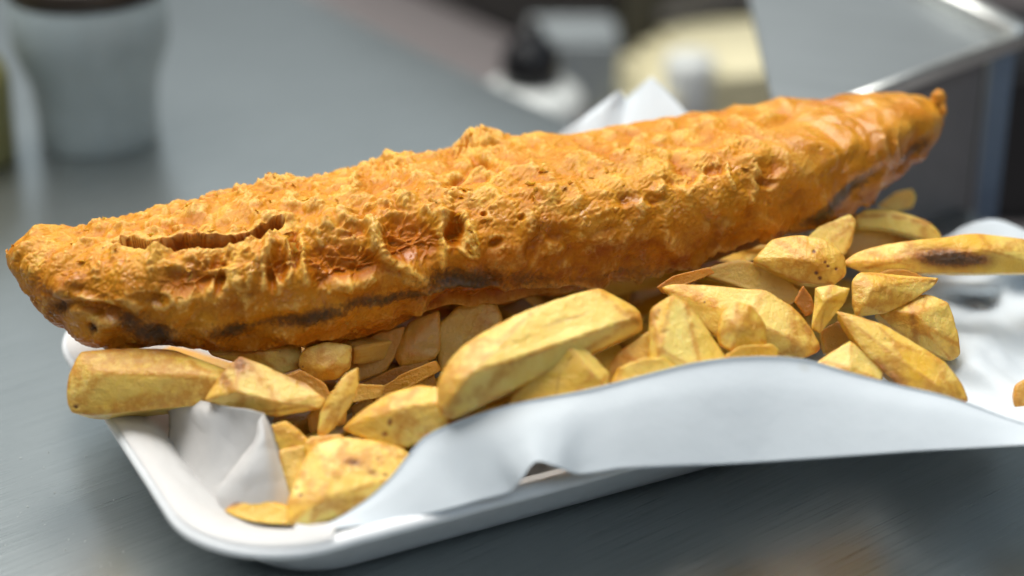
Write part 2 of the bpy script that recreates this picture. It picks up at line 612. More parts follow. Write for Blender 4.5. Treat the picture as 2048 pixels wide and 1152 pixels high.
# long folded flap in front of the chips: rows run lower edge > crest > inside; columns run left to right
cols = [  # lower edge (px,py,d)       mid dd         crest (px,py,d)
    ((590, 1056), 49.2, (590, 1050), 49.35),
    ((642, 1059), 49.05, (650, 1049), 49.3),
    ((740, 1049), 49.0, (727, 1004), 49.4),
    ((830, 1034), 49.1, (778, 958), 49.6),
    ((900, 1017), 49.2, (812, 915), 49.8),
    ((960, 1001), 49.4, (850, 872), 50.0),
    ((1020, 985), 49.4, (915, 842), 50.1),
    ((1046, 956), 49.15, (980, 821), 50.2),
    ((1072, 925), 49.1, (1050, 803), 50.2),
    ((1112, 934), 49.2, (1120, 790), 50.3),
    ((1160, 949), 49.5, (1195, 775), 50.4),
    ((1240, 938), 49.6, (1280, 752), 50.5),
    ((1340, 933), 49.7, (1370, 729), 50.6),
    ((1430, 930), 49.8, (1450, 716), 50.7),
    ((1520, 925), 49.9, (1530, 712), 50.8),
    ((1610, 919), 49.9, (1610, 718), 50.9),
    ((1720, 911), 49.9, (1700, 744), 50.9),
    ((1830, 903), 49.9, (1800, 770), 50.8),
    ((1950, 896), 49.9, (1910, 797), 50.7),
    ((2060, 889), 49.9, (2040, 845), 50.6),
    ((2200, 880), 49.9, (2190, 884), 50.4)]
R0, R1, R2, R3, R4, R5, R6 = [], [], [], [], [], [], []
for (lo, dl, hi, dh) in cols:
    lo, hi = np.array(lo, float), np.array(hi, float)
    span = abs(hi[1] - lo[1])
    k = min(1.0, span / 150)
    mid = (lo + hi) / 2
    q = lambda f_: lo + (hi - lo) * f_
    R0.append(W(*lo, dl))
    R1.append(W(*q(0.33), dl + (dh - dl) * 0.33 - 0.06 * k))
    R2.append(W(*q(0.68), dl + (dh - dl) * 0.68 - 0.08 * k))
    R3.append(W(*q(0.93), dh - 0.05 * k))
    R4.append(W(hi[0], hi[1], dh))
    R5.append(W(hi[0] + 4, hi[1] + 14 * k, dh + 0.30))
    R6.append(W(hi[0] + 20, hi[1] + 14 * k + 26, dh + 0.55))
sheet("folded_flap", [R0, R1, R2, R3, R4, R5, R6], M_paper, 90, 240, wr=0.02, wsc=0.22, parent=paper, seed=4, label="long pale blue-white flap folded up along the front of the chips")

# the piece rising from the valley, and its turned-over corner
B0 = [W(335, 890, 53.6), W(375, 950, 52.3), W(430, 1002, 51.2), W(520, 1010, 51.0), W(585, 1015, 50.9)]
B1 = [W(340, 845, 53.6), W(410, 880, 51.9), W(455, 915, 51.5), W(520, 925, 51.2), W(572, 935, 51.0)]
B2 = [W(335, 812, 53.6), W(410, 830, 51.9), W(465, 848, 51.6), W(510, 858, 51.3), W(550, 868, 51.1)]
B3 = [W(330, 785, 53.6), W(400, 801, 52.4), W(455, 812, 51.5), W(498, 818, 51.3), W(529, 826, 51.1)]
sheet("upright_fold", [B0, B1, B2, B3], M_thin, 50, 50, wr=0.03, wsc=0.4, parent=paper, seed=31)
C0 = [W(529, 828, 51.05), W(538, 852, 50.95), W(548, 882, 50.85), W(560, 920, 50.75), W(572, 960, 50.65), W(585, 1012, 50.55)]
C1 = [W(519, 838, 50.80), W(527, 868, 50.55), W(530, 900, 50.4), W(536, 935, 50.3), W(540, 975, 50.25), W(545, 1016, 50.25)]
C2 = [W(514, 852, 50.85), W(510, 885, 50.55), W(500, 915, 50.35), W(492, 950, 50.2), W(488, 985, 50.2), W(490, 1020, 50.2)]
C3 = [W(520, 866, 51.1), W(497, 896, 50.9), W(474, 926, 50.7), W(450, 958, 50.55), W(434, 990, 50.45), W(446, 1020, 50.4)]
sheet("turned_corner", [C0, C1, C2, C3], M_thin, 40, 50, wr=0.015, wsc=0.5, parent=paper, seed=41, label="triangular paper corner turned over on itself")

# right-hand spread of paper beyond the chips
r0 = [Z(1560, 830, 0.9), Z(1700, 835, 1.3), Z(1850, 850, 2.9), Z(1960, 862, 3.1), Z(2060, 880, 3.0), Z(2200, 900, 2.8)]
r1 = [Z(1560, 760, 0.9), Z(1700, 765, 1.3), Z(1850, 785, 2.6), Z(1960, 800, 2.75), Z(2060, 815, 3.1), Z(2200, 830, 2.9)]
r2 = [Z(1560, 700, 0.9), Z(1700, 700, 1.3), Z(1850, 712, 2.7), Z(1935, 718, 3.35), Z(2060, 765, 3.0), Z(2200, 780, 3.0)]
r3 = [Z(1560, 660, 0.9), Z(1700, 655, 1.3), Z(1850, 660, 2.7), Z(1945, 680, 3.25), Z(2060, 700, 2.4), Z(2200, 720, 2.6)]
r4 = [Z(1560, 600, 0.9), Z(1700, 600, 1.3), Z(1850, 605, 2.5), Z(1960, 610, 2.3), Z(2060, 640, 2.9), Z(2200, 640, 3.2)]
r5 = [Z(1560, 540, 0.9), Z(1700, 545, 1.3), Z(1850, 560, 2.9), Z(1960, 568, 3.3), Z(2060, 560, 2.6), Z(2200, 570, 3.0)]
r6 = [Z(1560, 500, 0.9), Z(1700, 500, 1.3), Z(1850, 520, 3.1), Z(1960, 530, 3.3), Z(2060, 525, 3.6), Z(2200, 535, 3.4)]
r7 = [W(1560, 470, 60), W(1700, 475, 60), W(1850, 500, 60), W(1945, 470, 60.5), W(2060, 485, 60.5), W(2200, 500, 60.5)]
r8 = [W(1560, 465, 61), W(1700, 470, 61), W(1850, 492, 61), W(1978, 436, 62), W(2060, 468, 61.5), W(2200, 490, 61)]
sheet("spread_end", [r0, r1, r2, r3, r4, r5, r6, r7, r8], M_paper, 150, 100, wr=0.10, wsc=0.45, parent=paper, seed=51, label="crumpled white end of the sheet spreading past the last chips")

# two peaks of paper standing behind the fish
p0 = [W(1060, 330, 63), W(1130, 330, 63.2), W(1200, 325, 63.4), W(1243, 320, 63.5), W(1300, 315, 63.4), W(1380, 310, 63.2), W(1450, 310, 63.0)]
p1 = [W(1090, 290, 63.2), W(1150, 275, 63.6), W(1205, 255, 63.9), W(1246, 255, 64.2), W(1300, 245, 63.9), W(1370, 260, 63.6), W(1430, 285, 63.2)]
p2 = [W(1125, 262, 63.5), W(1165, 244, 63.9), W(1215, 215, 64.2), W(1247, 222, 64.5), W(1300, 200, 64.2), W(1355, 222, 63.9), W(1410, 262, 63.5)]
p3 = [W(1150, 250, 63.8), W(1180, 225, 64.2), W(1240, 181, 64.5), W(1252, 198, 64.8), W(1303, 153, 64.5), W(1338, 188, 64.2), W(1390, 245, 63.8)]


def linear_rows(rows, nu, nv):
    r_ = np.array(rows, float)
    t = np.linspace(0, len(r_) - 1, nu); i = np.clip(t.astype(int), 0, len(r_) - 2); f_ = (t - i)[:, None, None]
    a_ = r_[i] * (1 - f_) + r_[i + 1] * f_
    t = np.linspace(0, a_.shape[1] - 1, nv); i = np.clip(t.astype(int), 0, a_.shape[1] - 2); f_ = (t - i)[None, :, None]
    return a_[:, i] * (1 - f_) + a_[:, i + 1] * f_


g_ = linear_rows([p0, p1, p2, p3], 25, 61)
sheet("back_peak", g_, M_paper, 25, 61, wr=0.02, parent=paper, seed=61, label="pointed paper edge standing up behind the fish")

# ------------------------------------------------------------------ chips
_ico = {}


def ico(sub):
    if sub not in _ico:
        import bmesh
        bm = bmesh.new()
        bmesh.ops.create_icosphere(bm, subdivisions=sub, radius=1)
        _ico[sub] = (np.array([tuple(q.co) for q in bm.verts]), np.array([[q.index for q in p.verts] for p in bm.faces]))
        bm.free()
    return _ico[sub]


def hull_planes(pts):
    import bmesh
    bm = bmesh.new()
    for q in pts: bm.verts.new(tuple(q))
    bmesh.ops.convex_hull(bm, input=bm.verts[:])
    bm.normal_update()
    c = pts.mean(0)
    pl = []
    for p in bm.faces:
        nrm = np.array(p.normal)
        d = nrm @ (np.array(p.verts[0].co) - c)
        if d < 0: nrm, d = -nrm, -d
        if d < 1e-4 or p.calc_area() < 1e-5: continue
        for (n2, d2) in pl:
            if n2 @ nrm > 0.996: break
        else:
            pl.append((nrm, d))
    bm.free()
    return np.array([a for a, _ in pl]), np.array([b for _, b in pl])


def chip_mesh(pts, sub=5, pw=16, bend=None, rough=1.0, seed=0):
    """rounded convex body through the corner points, then bent and roughened; returns v, f, edge"""
    pts = np.array(pts, float)
    c = pts.mean(0)
    q = pts - c
    ev, B = np.linalg.eigh(q.T @ q / len(q))
    s = np.sqrt(np.maximum(ev, 0.01))
    S = B @ np.diag(s) @ B.T
    dirs, faces = ico(sub)
    dd = dirs @ S
    nn, dist = hull_planes(pts)
    k = np.maximum(dd @ nn.T, 0) / dist
    hard = k.max(1)
    soft = (k ** pw).sum(1) ** (1 / pw)
    v = dd / soft[:, None]
    wide = np.clip((soft / hard - 1.0) / (2 ** (1 / pw) - 1), 0, 1)
    edge = np.clip(wide * 1.3, 0, 1) ** 2.6
    rs = np.random.default_rng(seed + 77)
    wk = k ** pw
    face = (wk * rs.random(len(dist))).sum(1) / wk.sum(1)            # every cut face has its own tone
    second = np.sort(k, axis=1)[:, -2] / hard                         # 1 on an edge, small in the middle of a face
    sink = sstep(1.0, 0.55, second)
    if bend is not None:
        axis = B[:, 2]
        t = (v @ axis) / (s[2] * 1.7)
        v = v + np.outer(t * t - 0.35, bend)
    nr = v / (np.linalg.norm(v, axis=1)[:, None] + 1e-9)
    w_ = v + c + seed * 3.17
    h = 0.040 * perlin(w_ * 0.8, 1) + 0.013 * perlin(w_ * 2.6, 2) + 0.007 * fbm(w_ * 7.0, 2, 3)
    h = h - 0.075 * sink * min(1.0, s[0] / 0.45)
    h = h - 0.012 * sstep(0.10, 0.45, perlin(w_ * np.array([3.0, 3.0, 3.0]), 7))
    v = v + nr * (h * rough)[:, None]
    return v + c, faces, np.stack([edge, face])


def pix_chip(label, pts, d, thick=1.0, sub=5, pw=16, shrink=0.75, bend=None, tone=0.0, brown=(), parent=None, name="chip", down=0.12, rough=1.0, ridge=()):
    """pts: outline corners (px, py, dd) round the visible side at distance d+dd; ridge: extra corners nearer the viewer"""
    o = np.array([(p + (0,))[:3] if len(p) == 2 else p for p in pts], float)
    front = [W(a, b, d + e) for a, b, e in o]
    cx, cy = o[:, 0].mean(), o[:, 1].mean()
    push = (FW * 0.9 - np.array([0, 0, down]))
    push /= np.linalg.norm(push)
    back = [W(cx + (a - cx) * shrink, cy + (b - cy) * shrink, d + e) + push * thick for a, b, e in o]
    extra = [W(a, b, d + e) for a, b, e in ridge]
    allp = np.array(front + back + extra)
    # compensate for rounding
    c = allp.mean(0)
    allp = c + (allp - c) * 1.02
    sd = len(bpy.data.meshes)
    v, f_, e = chip_mesh(allp, sub, pw * (1.65 if tone < .35 else 1.0), bend, rough, sd)
    px, py = project(v)
    br = np.zeros(len(v))
    for (bx, by, sx_, sy_, ang, amp) in brown:
        ca_, sa_ = math.cos(math.radians(ang)), math.sin(math.radians(ang))
        X, Y = (px - bx), (py - by)
        a_, b_ = X * ca_ + Y * sa_, -X * sa_ + Y * ca_
        br = np.maximum(br, amp * np.exp(-(a_ / sx_) ** 2 - (b_ / sy_) ** 2))
    v = v + np.outer(0.05 * np.clip(br, 0, 1) * (perlin(v * 7, 4) - .3), -FW)
    tn = np.clip(np.full(len(v), tone) + 0.25 * tone * perlin(v * 0.8, 8), 0, 1)
    at = dict(edge=e[0], face=e[1], brown=br, tone=tn)
    if parent is not None:
        return mk(name, v, f_, M_chip, parent=parent, attrs=at)
    return mk(name, v, f_, M_chip, attrs=at, label=label, cat="chip", group="chips heaped in the tray")


# left side
pix_chip("long thick chip sticking out over the left rim of the tray, blunt pale end",
         [(131, 806, .0), (136, 750, .1), (160, 702, .25), (235, 694, .4), (345, 698, .5), (465, 742, .5), (520, 800, .5), (410, 808, .1), (300, 808, 0), (240, 814, 0), (172, 830, 0), (140, 826, 0)],
         52.3, 1.5, 6, 18, 0.92, tone=0.12, down=0.2, ridge=[(190, 745, -.15), (420, 750, -.1)], brown=[(360, 704, 110, 10, 6, 1.0), (230, 697, 90, 8, 0, 0.8), (152, 813, 4, 4, 0, 2), (455, 790, 40, 30, 40, .55)])
pix_chip("flat triangular chip with a red-brown peak lying across the long left chip",
         [(425, 790, .1), (436, 752, .15), (480, 712, .3), (530, 735, .3), (610, 765, .3), (652, 800, .2), (640, 818, .1), (548, 834, -.05), (470, 820, -.05), (408, 800, 0)],
         51.6, 0.8, 6, 20, 0.9, tone=0.22, ridge=[(560, 805, -.28), (470, 780, -.3)], brown=[(480, 728, 26, 26, -40, 1.1), (450, 760, 26, 14, 70, 0.9), (600, 765, 60, 8, 25, .8), (560, 820, 70, 3, -9, 0.8)])
pix_chip("pale yellow chip half hidden right behind the long left chip",
         [(412, 695, 0), (500, 680, 0), (600, 690, .2), (610, 735, .2), (560, 750, 0), (490, 730, -.1), (425, 712, -.1)], 54.0, 1.0, 5, tone=0.05, ridge=[(520, 705, -.3)])
pix_chip("rounded beige chip tip hanging just below the fish",
         [(592, 720, 0), (605, 696, 0), (650, 682, 0), (705, 690, 0), (702, 735, 0), (675, 760, 0), (625, 762, 0), (598, 742, 0)], 53.5, 1.2, 5, 10, tone=0.18, ridge=[(650, 735, -.35)])
pix_chip("thin curved sliver of chip standing upright left of the middle",
         [(716, 734, .1), (718, 775, 0), (700, 815, 0), (668, 858, 0), (642, 876, 0), (634, 868, 0), (640, 822, 0), (668, 775, 0), (690, 748, .1)], 51.3, 0.35, 5, 16, 0.9, tone=0.02, ridge=[(682, 800, -.1)])
pix_chip("wide brown chip with painted-in shade against the underside of the fish",
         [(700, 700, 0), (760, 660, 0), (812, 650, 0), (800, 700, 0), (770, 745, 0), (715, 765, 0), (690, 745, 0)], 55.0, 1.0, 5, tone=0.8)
pix_chip("squarish golden chip with painted-in shade under the dark skin of the fish",
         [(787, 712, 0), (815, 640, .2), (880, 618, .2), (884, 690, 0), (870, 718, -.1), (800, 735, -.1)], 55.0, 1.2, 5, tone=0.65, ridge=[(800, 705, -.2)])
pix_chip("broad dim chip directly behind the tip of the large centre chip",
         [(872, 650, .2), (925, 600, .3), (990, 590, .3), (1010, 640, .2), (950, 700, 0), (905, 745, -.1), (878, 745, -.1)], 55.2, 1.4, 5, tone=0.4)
pix_chip("long chip with painted-in shade lying low behind the speckled centre-left chip",
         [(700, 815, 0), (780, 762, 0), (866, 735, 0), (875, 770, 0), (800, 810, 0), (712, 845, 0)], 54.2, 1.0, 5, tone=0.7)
pix_chip("dark brown chip with painted-in shade wedged in the gap below the shaded chips",
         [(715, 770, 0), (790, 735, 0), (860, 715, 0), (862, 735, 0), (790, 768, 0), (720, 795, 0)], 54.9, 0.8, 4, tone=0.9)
pix_chip("blunt golden chip with two brown nicks, left of the large centre chip",
         [(684, 858, .1), (720, 822, .15), (775, 787, .25), (840, 768, .35), (895, 775, .3), (905, 850, 0), (860, 878, -.1), (808, 896, -.1), (740, 884, 0)],
         51.0, 1.4, 6, 16, 0.9, tone=0.12, ridge=[(800, 815, -.3), (880, 805, -.1)], brown=[(780, 845, 5, 8, 20, 1.3), (770, 868, 7, 5, 0, 1.2), (900, 850, 16, 20, 0, .6)])
pix_chip("largest thick-cut chip lying diagonally in the middle with a blunt left end",
         [(873, 772, .0), (893, 728, .25), (928, 688, .5), (975, 658, .75), (1080, 610, 1.2), (1200, 576, 1.9), (1284, 622, 2.0), (1288, 660, 1.9), (1180, 700, 1.2), (1090, 750, .7), (960, 812, .1), (900, 836, -.05), (876, 826, -.1)],
         49.9, 1.6, 6, 22, 0.9, tone=0.06, down=0.15, rough=1.2, ridge=[(938, 744, -.35), (1040, 715, .15), (1180, 668, .95), (1280, 640, 1.6), (905, 800, -.35)],
         brown=[(1130, 640, 60, 5, -17, .55), (1268, 632, 26, 12, 30, .8), (1060, 708, 90, 7, -25, .35), (1000, 700, 40, 3, -20, .5)])
pix_chip("four-sided golden chip leaning under the large centre chip",
         [(1014, 812, 0), (1028, 785, 0), (1075, 728, .15), (1125, 682, .3), (1150, 678, .3), (1218, 745, .2), (1216, 800, -.1), (1110, 830, -.2), (1040, 830, -.1)],
         50.7, 1.2, 6, 22, 0.85, tone=0.12, ridge=[(1135, 690, 0), (1205, 765, -.15)], brown=[(1080, 735, 70, 6, -47, .8), (1115, 770, 40, 3, -80, .6), (1140, 720, 30, 3, -60, .5)])
pix_chip("yellow chip lying behind the tall pointed chip at its left foot",
         [(1200, 760, 0), (1235, 705, 0), (1300, 660, .2), (1330, 690, .2), (1320, 760, 0), (1230, 800, -.1)], 51.6, 1.2, 5, tone=0.10)
pix_chip("tall pale pointed chip standing right of the large centre chip",
         [(1298, 640, .1), (1302, 618, .15), (1345, 590, .25), (1366, 600, .25), (1410, 655, .15), (1458, 725, 0), (1400, 770, -.2), (1300, 770, -.3), (1306, 700, -.1)],
         51.4, 1.0, 6, 20, 0.9, tone=0.0, ridge=[(1320, 700, -.4), (1400, 740, -.4)], brown=[(1310, 630, 10, 22, 20, .7), (1330, 662, 12, 6, 0, .6)])
pix_chip("jagged pale chip end just above the paper crest, left foot of the pointed chip",
         [(1215, 775, 0), (1235, 735, 0), (1290, 716, 0), (1330, 712, 0), (1380, 760, 0), (1300, 800, -.1), (1225, 805, -.1)], 50.95, 0.9, 5, tone=0.0, rough=1.6)
pix_chip("small rounded knob of chip standing in front of the broad curved slab",
         [(1434, 668, 0), (1440, 632, .05), (1470, 602, .15), (1502, 610, .15), (1530, 648, .1), (1536, 688, 0), (1500, 694, -.05), (1462, 704, -.1), (1440, 690, 0)], 51.7, 1.0, 6, 14, 0.85, tone=0.08, ridge=[(1478, 655, -.25)])
pix_chip("small striped chip end under the rounded knob at the paper crest",
         [(1448, 712, 0), (1480, 692, 0), (1545, 686, 0), (1560, 700, 0), (1552, 745, 0), (1455, 745, 0)], 51.5, 0.8, 5, tone=0.14)
pix_chip("broad curved slab of chip arching across behind the rounded knob",
         [(1322, 575, .5), (1350, 566, .5), (1440, 572, .4), (1530, 578, .3), (1585, 612, .2), (1628, 660, .1), (1644, 700, 0), (1600, 722, -.1), (1530, 730, -.1), (1440, 680, .1), (1372, 612, .4)],
         52.7, 1.0, 6, 18, 0.9, tone=0.14, ridge=[(1500, 640, -.25), (1600, 690, -.3)], brown=[(1615, 660, 30, 8, 55, .7), (1640, 700, 14, 18, 0, .8)])
pix_chip("narrow orange-brown chip tucked beneath the front edge of the batter",
         [(1310, 575, 0), (1345, 550, 0), (1420, 533, 0), (1432, 545, 0), (1385, 562, 0), (1325, 590, 0)], 54.5, 0.7, 5, tone=0.95)
pix_chip("tiny orange scrap between the curved slab and the small wedge chip",
         [(1588, 602, 0), (1606, 570, 0), (1625, 596, 0), (1632, 625, 0), (1612, 634, 0)], 53.2, 0.35, 4, tone=1.0)
pix_chip("small bright wedge chip with a square top, right of the orange scrap",
         [(1630, 574, .1), (1664, 568, .1), (1702, 576, .1), (1690, 605, 0), (1668, 632, 0), (1640, 668, 0), (1622, 658, 0), (1632, 610, 0)], 53.0, 0.6, 5, 18, tone=0.04, ridge=[(1650, 600, -.2)])
pix_chip("smooth pale chip dotted with brown specks below the tail of the fish",
         [(1505, 520, .2), (1545, 478, .3), (1600, 468, .3), (1655, 478, .2), (1692, 510, .1), (1694, 550, 0), (1665, 572, -.1), (1600, 564, 0), (1540, 540, .1)], 54.8, 1.4, 6, 14, 0.88, tone=0.10,
         ridge=[(1620, 520, -.4)], brown=[(1628, 503, 4, 4, 0, 1.8), (1650, 524, 3, 3, 0, 1.8), (1633, 546, 4, 4, 0, 1.9), (1640, 556, 4, 4, 0, 1.9), (1656, 532, 3, 3, 0, 1.7), (1672, 538, 3, 3, 0, 1.7)])
pix_chip("pale upright triangular chip between the specked chip and the crescent chip",
         [(1600, 490, .1), (1640, 452, .2), (1700, 428, .3), (1714, 440, .2), (1702, 490, .1), (1686, 515, 0), (1640, 500, 0)], 56.4, 0.9, 5, 18, tone=0.02)
pix_chip("thick pale crescent chip curving over a brown hollow at the right",
         [(1704, 428, .3), (1730, 418, .3), (1860, 448, .0), (1884, 466, 0), (1880, 488, 0), (1855, 486, 0), (1712, 452, .3)], 58.1, 0.8, 5, 12, 0.9, tone=0.0, bend=UP * -0.42)
pix_chip("orange-brown sided chip filling the hollow under the pale crescent",
         [(1700, 425, .2), (1760, 425, .2), (1830, 450, .1), (1868, 482, 0), (1780, 505, 0), (1692, 522, 0), (1685, 480, .1)], 58.9, 1.2, 5, tone=0.60, brown=[(1800, 462, 64, 20, 22, 1.3)])
pix_chip("blurred yellow chip end farthest back behind the crescent chip",
         [(1755, 412, 0), (1790, 384, 0), (1825, 376, 0), (1833, 392, 0), (1826, 415, 0), (1790, 425, 0)], 61.0, 0.9, 4, tone=0.10)
pix_chip("long flat chip with a dark brown scab pointing out of frame at right",
         [(1684, 527, .0), (1715, 503, .2), (1770, 488, .35), (1850, 478, .5), (1960, 467, .8), (2060, 478, 1.1), (2140, 500, 1.3), (2120, 545, 1.0), (2040, 543, .8), (1950, 546, .5), (1870, 541, .3), (1780, 544, .1), (1715, 540, 0)],
         55.6, 0.55, 6, 18, 0.9, tone=0.0, down=0.2, ridge=[(1800, 520, -.05), (1980, 500, .4)], brown=[(1895, 516, 78, 22, 4, 1.7), (1950, 520, 40, 18, 0, 1.3), (1740, 535, 60, 6, 4, .45)])
pix_chip("wedge chip with a knife-thin right point below the long scabbed chip",
         [(1704, 560, .1), (1720, 544, .2), (1790, 556, .2), (1878, 557, .6), (1868, 572, .5), (1825, 602, .2), (1770, 628, 0), (1712, 634, -.05), (1703, 610, 0)], 54.0, 0.9, 6, 18, 0.8, tone=0.06, ridge=[(1745, 575, -.2), (1730, 605, -.25)], brown=[(1868, 562, 20, 5, -20, .9)])
pix_chip("thin brown chip edge between the scabbed chip and the wedge chip",
         [(1740, 552, 0), (1780, 538, 0), (1820, 540, 0), (1862, 560, 0), (1800, 566, 0)], 55.6, 0.6, 4, tone=0.8)
pix_chip("blocky wrinkled chip with a pale rounded end at the right of the heap",
         [(1752, 622, .2), (1808, 592, .3), (1856, 587, .3), (1898, 604, .2), (1912, 650, .1), (1922, 708, 0), (1905, 722, -.05), (1868, 705, 0), (1800, 670, .1)],
         54.2, 1.2, 6, 16, 0.88, tone=0.10, ridge=[(1832, 625, -.3), (1848, 660, -.3)], brown=[(1828, 650, 8, 50, -10, .8), (1905, 700, 10, 30, -10, .5)])
pix_chip("long flat glistening chip slanting down to the right above the paper crest",
         [(1673, 622, .5), (1705, 628, .5), (1745, 640, .4), (1820, 680, .3), (1888, 722, .15), (1925, 765, .05), (1938, 802, 0), (1912, 812, -.1), (1850, 808, -.15), (1790, 765, -.1), (1735, 712, .1), (1695, 660, .35)],
         52.0, 0.7, 6, 20, 0.92, tone=0.0, down=0.2, ridge=[(1800, 720, -.1), (1880, 775, -.25)], brown=[(1775, 745, 60, 13, 40, .95), (1840, 790, 40, 9, 22, .9), (1920, 790, 30, 5, 60, .6)])
pix_chip("angular orange-tinged chip low between the curved slab and the glistening chip",
         [(1628, 728, .1), (1660, 704, .2), (1702, 680, .3), (1735, 712, .2), (1768, 742, .1), (1762, 765, -.1), (1700, 775, -.2), (1640, 760, -.1)], 52.0, 1.0, 5, 18, tone=0.22, ridge=[(1700, 735, -.2)])
pix_chip("golden chip cut off by the right edge of the picture, alone on the paper",
         [(2026, 790, 0), (2030, 768, .1), (2060, 748, .2), (2130, 745, .2), (2150, 790, 0), (2120, 835, -.1), (2060, 842, -.1), (2032, 822, 0)], 52.6, 1.0, 5, 12, tone=0.45, brown=[(2035, 805, 12, 12, 0, .6)])
# front-left
pix_chip("short yellow chip top just right of the turned paper corner",
         [(542, 850, 0), (572, 841, .1), (600, 862, .1), (622, 885, 0), (596, 902, -.05), (556, 900, 0)], 51.0, 1.0, 5, tone=0.08)
pix_chip("smooth upright chip side between the paper corner and the nearest chip",
         [(556, 900, .1), (600, 890, .2), (640, 885, .2), (620, 950, 0), (585, 990, -.1), (570, 975, 0)], 50.7, 0.9, 5, tone=0.25)
pix_chip("nearest chip, broad pale and blistered with brown specks, at the front corner",
         [(574, 1047, -.3), (573, 1005, -.1), (592, 945, .3), (622, 890, .7), (700, 872, .9), (780, 884, .9), (822, 908, .8), (800, 955, .4), (745, 1000, .1), (690, 1035, -.1), (620, 1052, -.3)],
         49.9, 1.0, 6, 18, 0.9, tone=0.0, down=0.35, rough=1.5, ridge=[(660, 940, .05), (640, 1000, -.45)], brown=[(707, 925, 20, 9, 10, 1.25), (745, 945, 16, 9, 30, .8), (601, 990, 5, 4, 0, 1.6), (592, 975, 4, 3, 0, 1.4), (630, 1018, 4, 3, 0, 1.4), (755, 918, 3, 3, 0, 1.6), (770, 950, 6, 4, 0, 1.2), (720, 1010, 60, 6, -28, .5)])
pix_chip("small squared chip corner tucked behind the top of the nearest chip",
         [(606, 885, 0), (620, 872, .1), (680, 868, .1), (700, 885, 0), (660, 920, -.1), (612, 930, -.1)], 50.85, 0.8, 5, tone=0.18)
pix_chip("flat chip tip with a dark burnt edge at the front left of the tray",
         [(448, 1020, 0), (470, 1006, .1), (505, 993, .2), (560, 1006, .2), (600, 1020, .1), (600, 1048, -.1), (520, 1046, -.15), (470, 1034, -.1)], 50.1, 0.5, 5, 18, tone=0.14, brown=[(482, 1002, 30, 5, -24, 1.7)])
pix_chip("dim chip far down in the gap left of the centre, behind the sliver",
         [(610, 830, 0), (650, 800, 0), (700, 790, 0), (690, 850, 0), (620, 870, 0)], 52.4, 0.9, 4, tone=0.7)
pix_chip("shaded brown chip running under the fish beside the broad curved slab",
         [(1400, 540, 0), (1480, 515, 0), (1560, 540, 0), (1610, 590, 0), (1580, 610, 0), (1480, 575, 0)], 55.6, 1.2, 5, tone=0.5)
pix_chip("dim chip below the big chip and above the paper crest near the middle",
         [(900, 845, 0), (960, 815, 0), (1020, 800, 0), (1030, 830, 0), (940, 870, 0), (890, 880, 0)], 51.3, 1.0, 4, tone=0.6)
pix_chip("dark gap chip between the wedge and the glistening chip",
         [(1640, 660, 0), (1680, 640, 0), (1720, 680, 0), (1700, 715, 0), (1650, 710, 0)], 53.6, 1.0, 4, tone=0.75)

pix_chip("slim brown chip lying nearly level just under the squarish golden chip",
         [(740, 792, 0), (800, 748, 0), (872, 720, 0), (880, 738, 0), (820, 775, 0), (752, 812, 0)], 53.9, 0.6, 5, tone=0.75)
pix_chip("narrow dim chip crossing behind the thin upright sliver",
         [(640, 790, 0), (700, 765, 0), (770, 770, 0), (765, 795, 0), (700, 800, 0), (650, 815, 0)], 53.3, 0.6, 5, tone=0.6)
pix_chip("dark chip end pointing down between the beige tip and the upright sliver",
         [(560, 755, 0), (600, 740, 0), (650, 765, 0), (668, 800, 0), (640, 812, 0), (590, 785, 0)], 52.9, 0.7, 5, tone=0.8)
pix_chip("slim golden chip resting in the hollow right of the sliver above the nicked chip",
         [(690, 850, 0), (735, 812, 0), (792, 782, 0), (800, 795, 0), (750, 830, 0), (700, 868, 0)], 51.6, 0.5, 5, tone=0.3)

# chips down in the heap, mostly buried
r2_ = np.random.default_rng(12)
k = 0
for (a0, a1, b0, b1, z0, z1, cnt) in ((3.8, 22.0, 4.0, 12.2, 0.75, 1.1, 34), (4.5, 21.5, 5.2, 11.8, 1.7, 2.4, 28), (6.0, 19.5, 6.4, 11.2, 2.8, 3.3, 16)):
    for _ in range(cnt):
        a, b_, z_ = r2_.uniform(a0, a1), r2_.uniform(b0, b1), r2_.uniform(z0, z1)
        L_, w_, h_ = r2_.uniform(1.9, 2.6), r2_.uniform(.5, .75), r2_.uniform(.35, .55)
        an = r2_.uniform(0, math.pi)
        tl = r2_.uniform(-.25, .25)
        c_ = tray_pt(a, b_, z_)
        ax = np.array([math.cos(an), math.sin(an), tl]); ax /= np.linalg.norm(ax)
        sd_ = np.cross([0, 0, 1], ax); sd_ /= np.linalg.norm(sd_)
        up_ = np.cross(ax, sd_)
        P8 = []
        for i in (-1, 1):
            tp = r2_.uniform(.35, 1)
            for j in (-1, 1):
                for l in (-1, 1):
                    P8.append(c_ + ax * L_ * i * r2_.uniform(.85, 1) + sd_ * w_ * j * tp + up_ * h_ * l * tp)
        v, f_, e = chip_mesh(P8, 4, 16, None, 1.0, k + 300)
        v[:, 2] = np.maximum(v[:, 2], 0.68)
        # keep them off the sloping tray walls
        tone_ = r2_.uniform(.15, .6)
        mk("chip", v, f_, M_chip, attrs=dict(edge=e[0], face=e[1], brown=np.zeros(len(v)), tone=np.full(len(v), tone_)),
           label="thick-cut chip buried deep in the heap beneath the fish", cat="chip", group="chips buried in the heap")
        k += 1

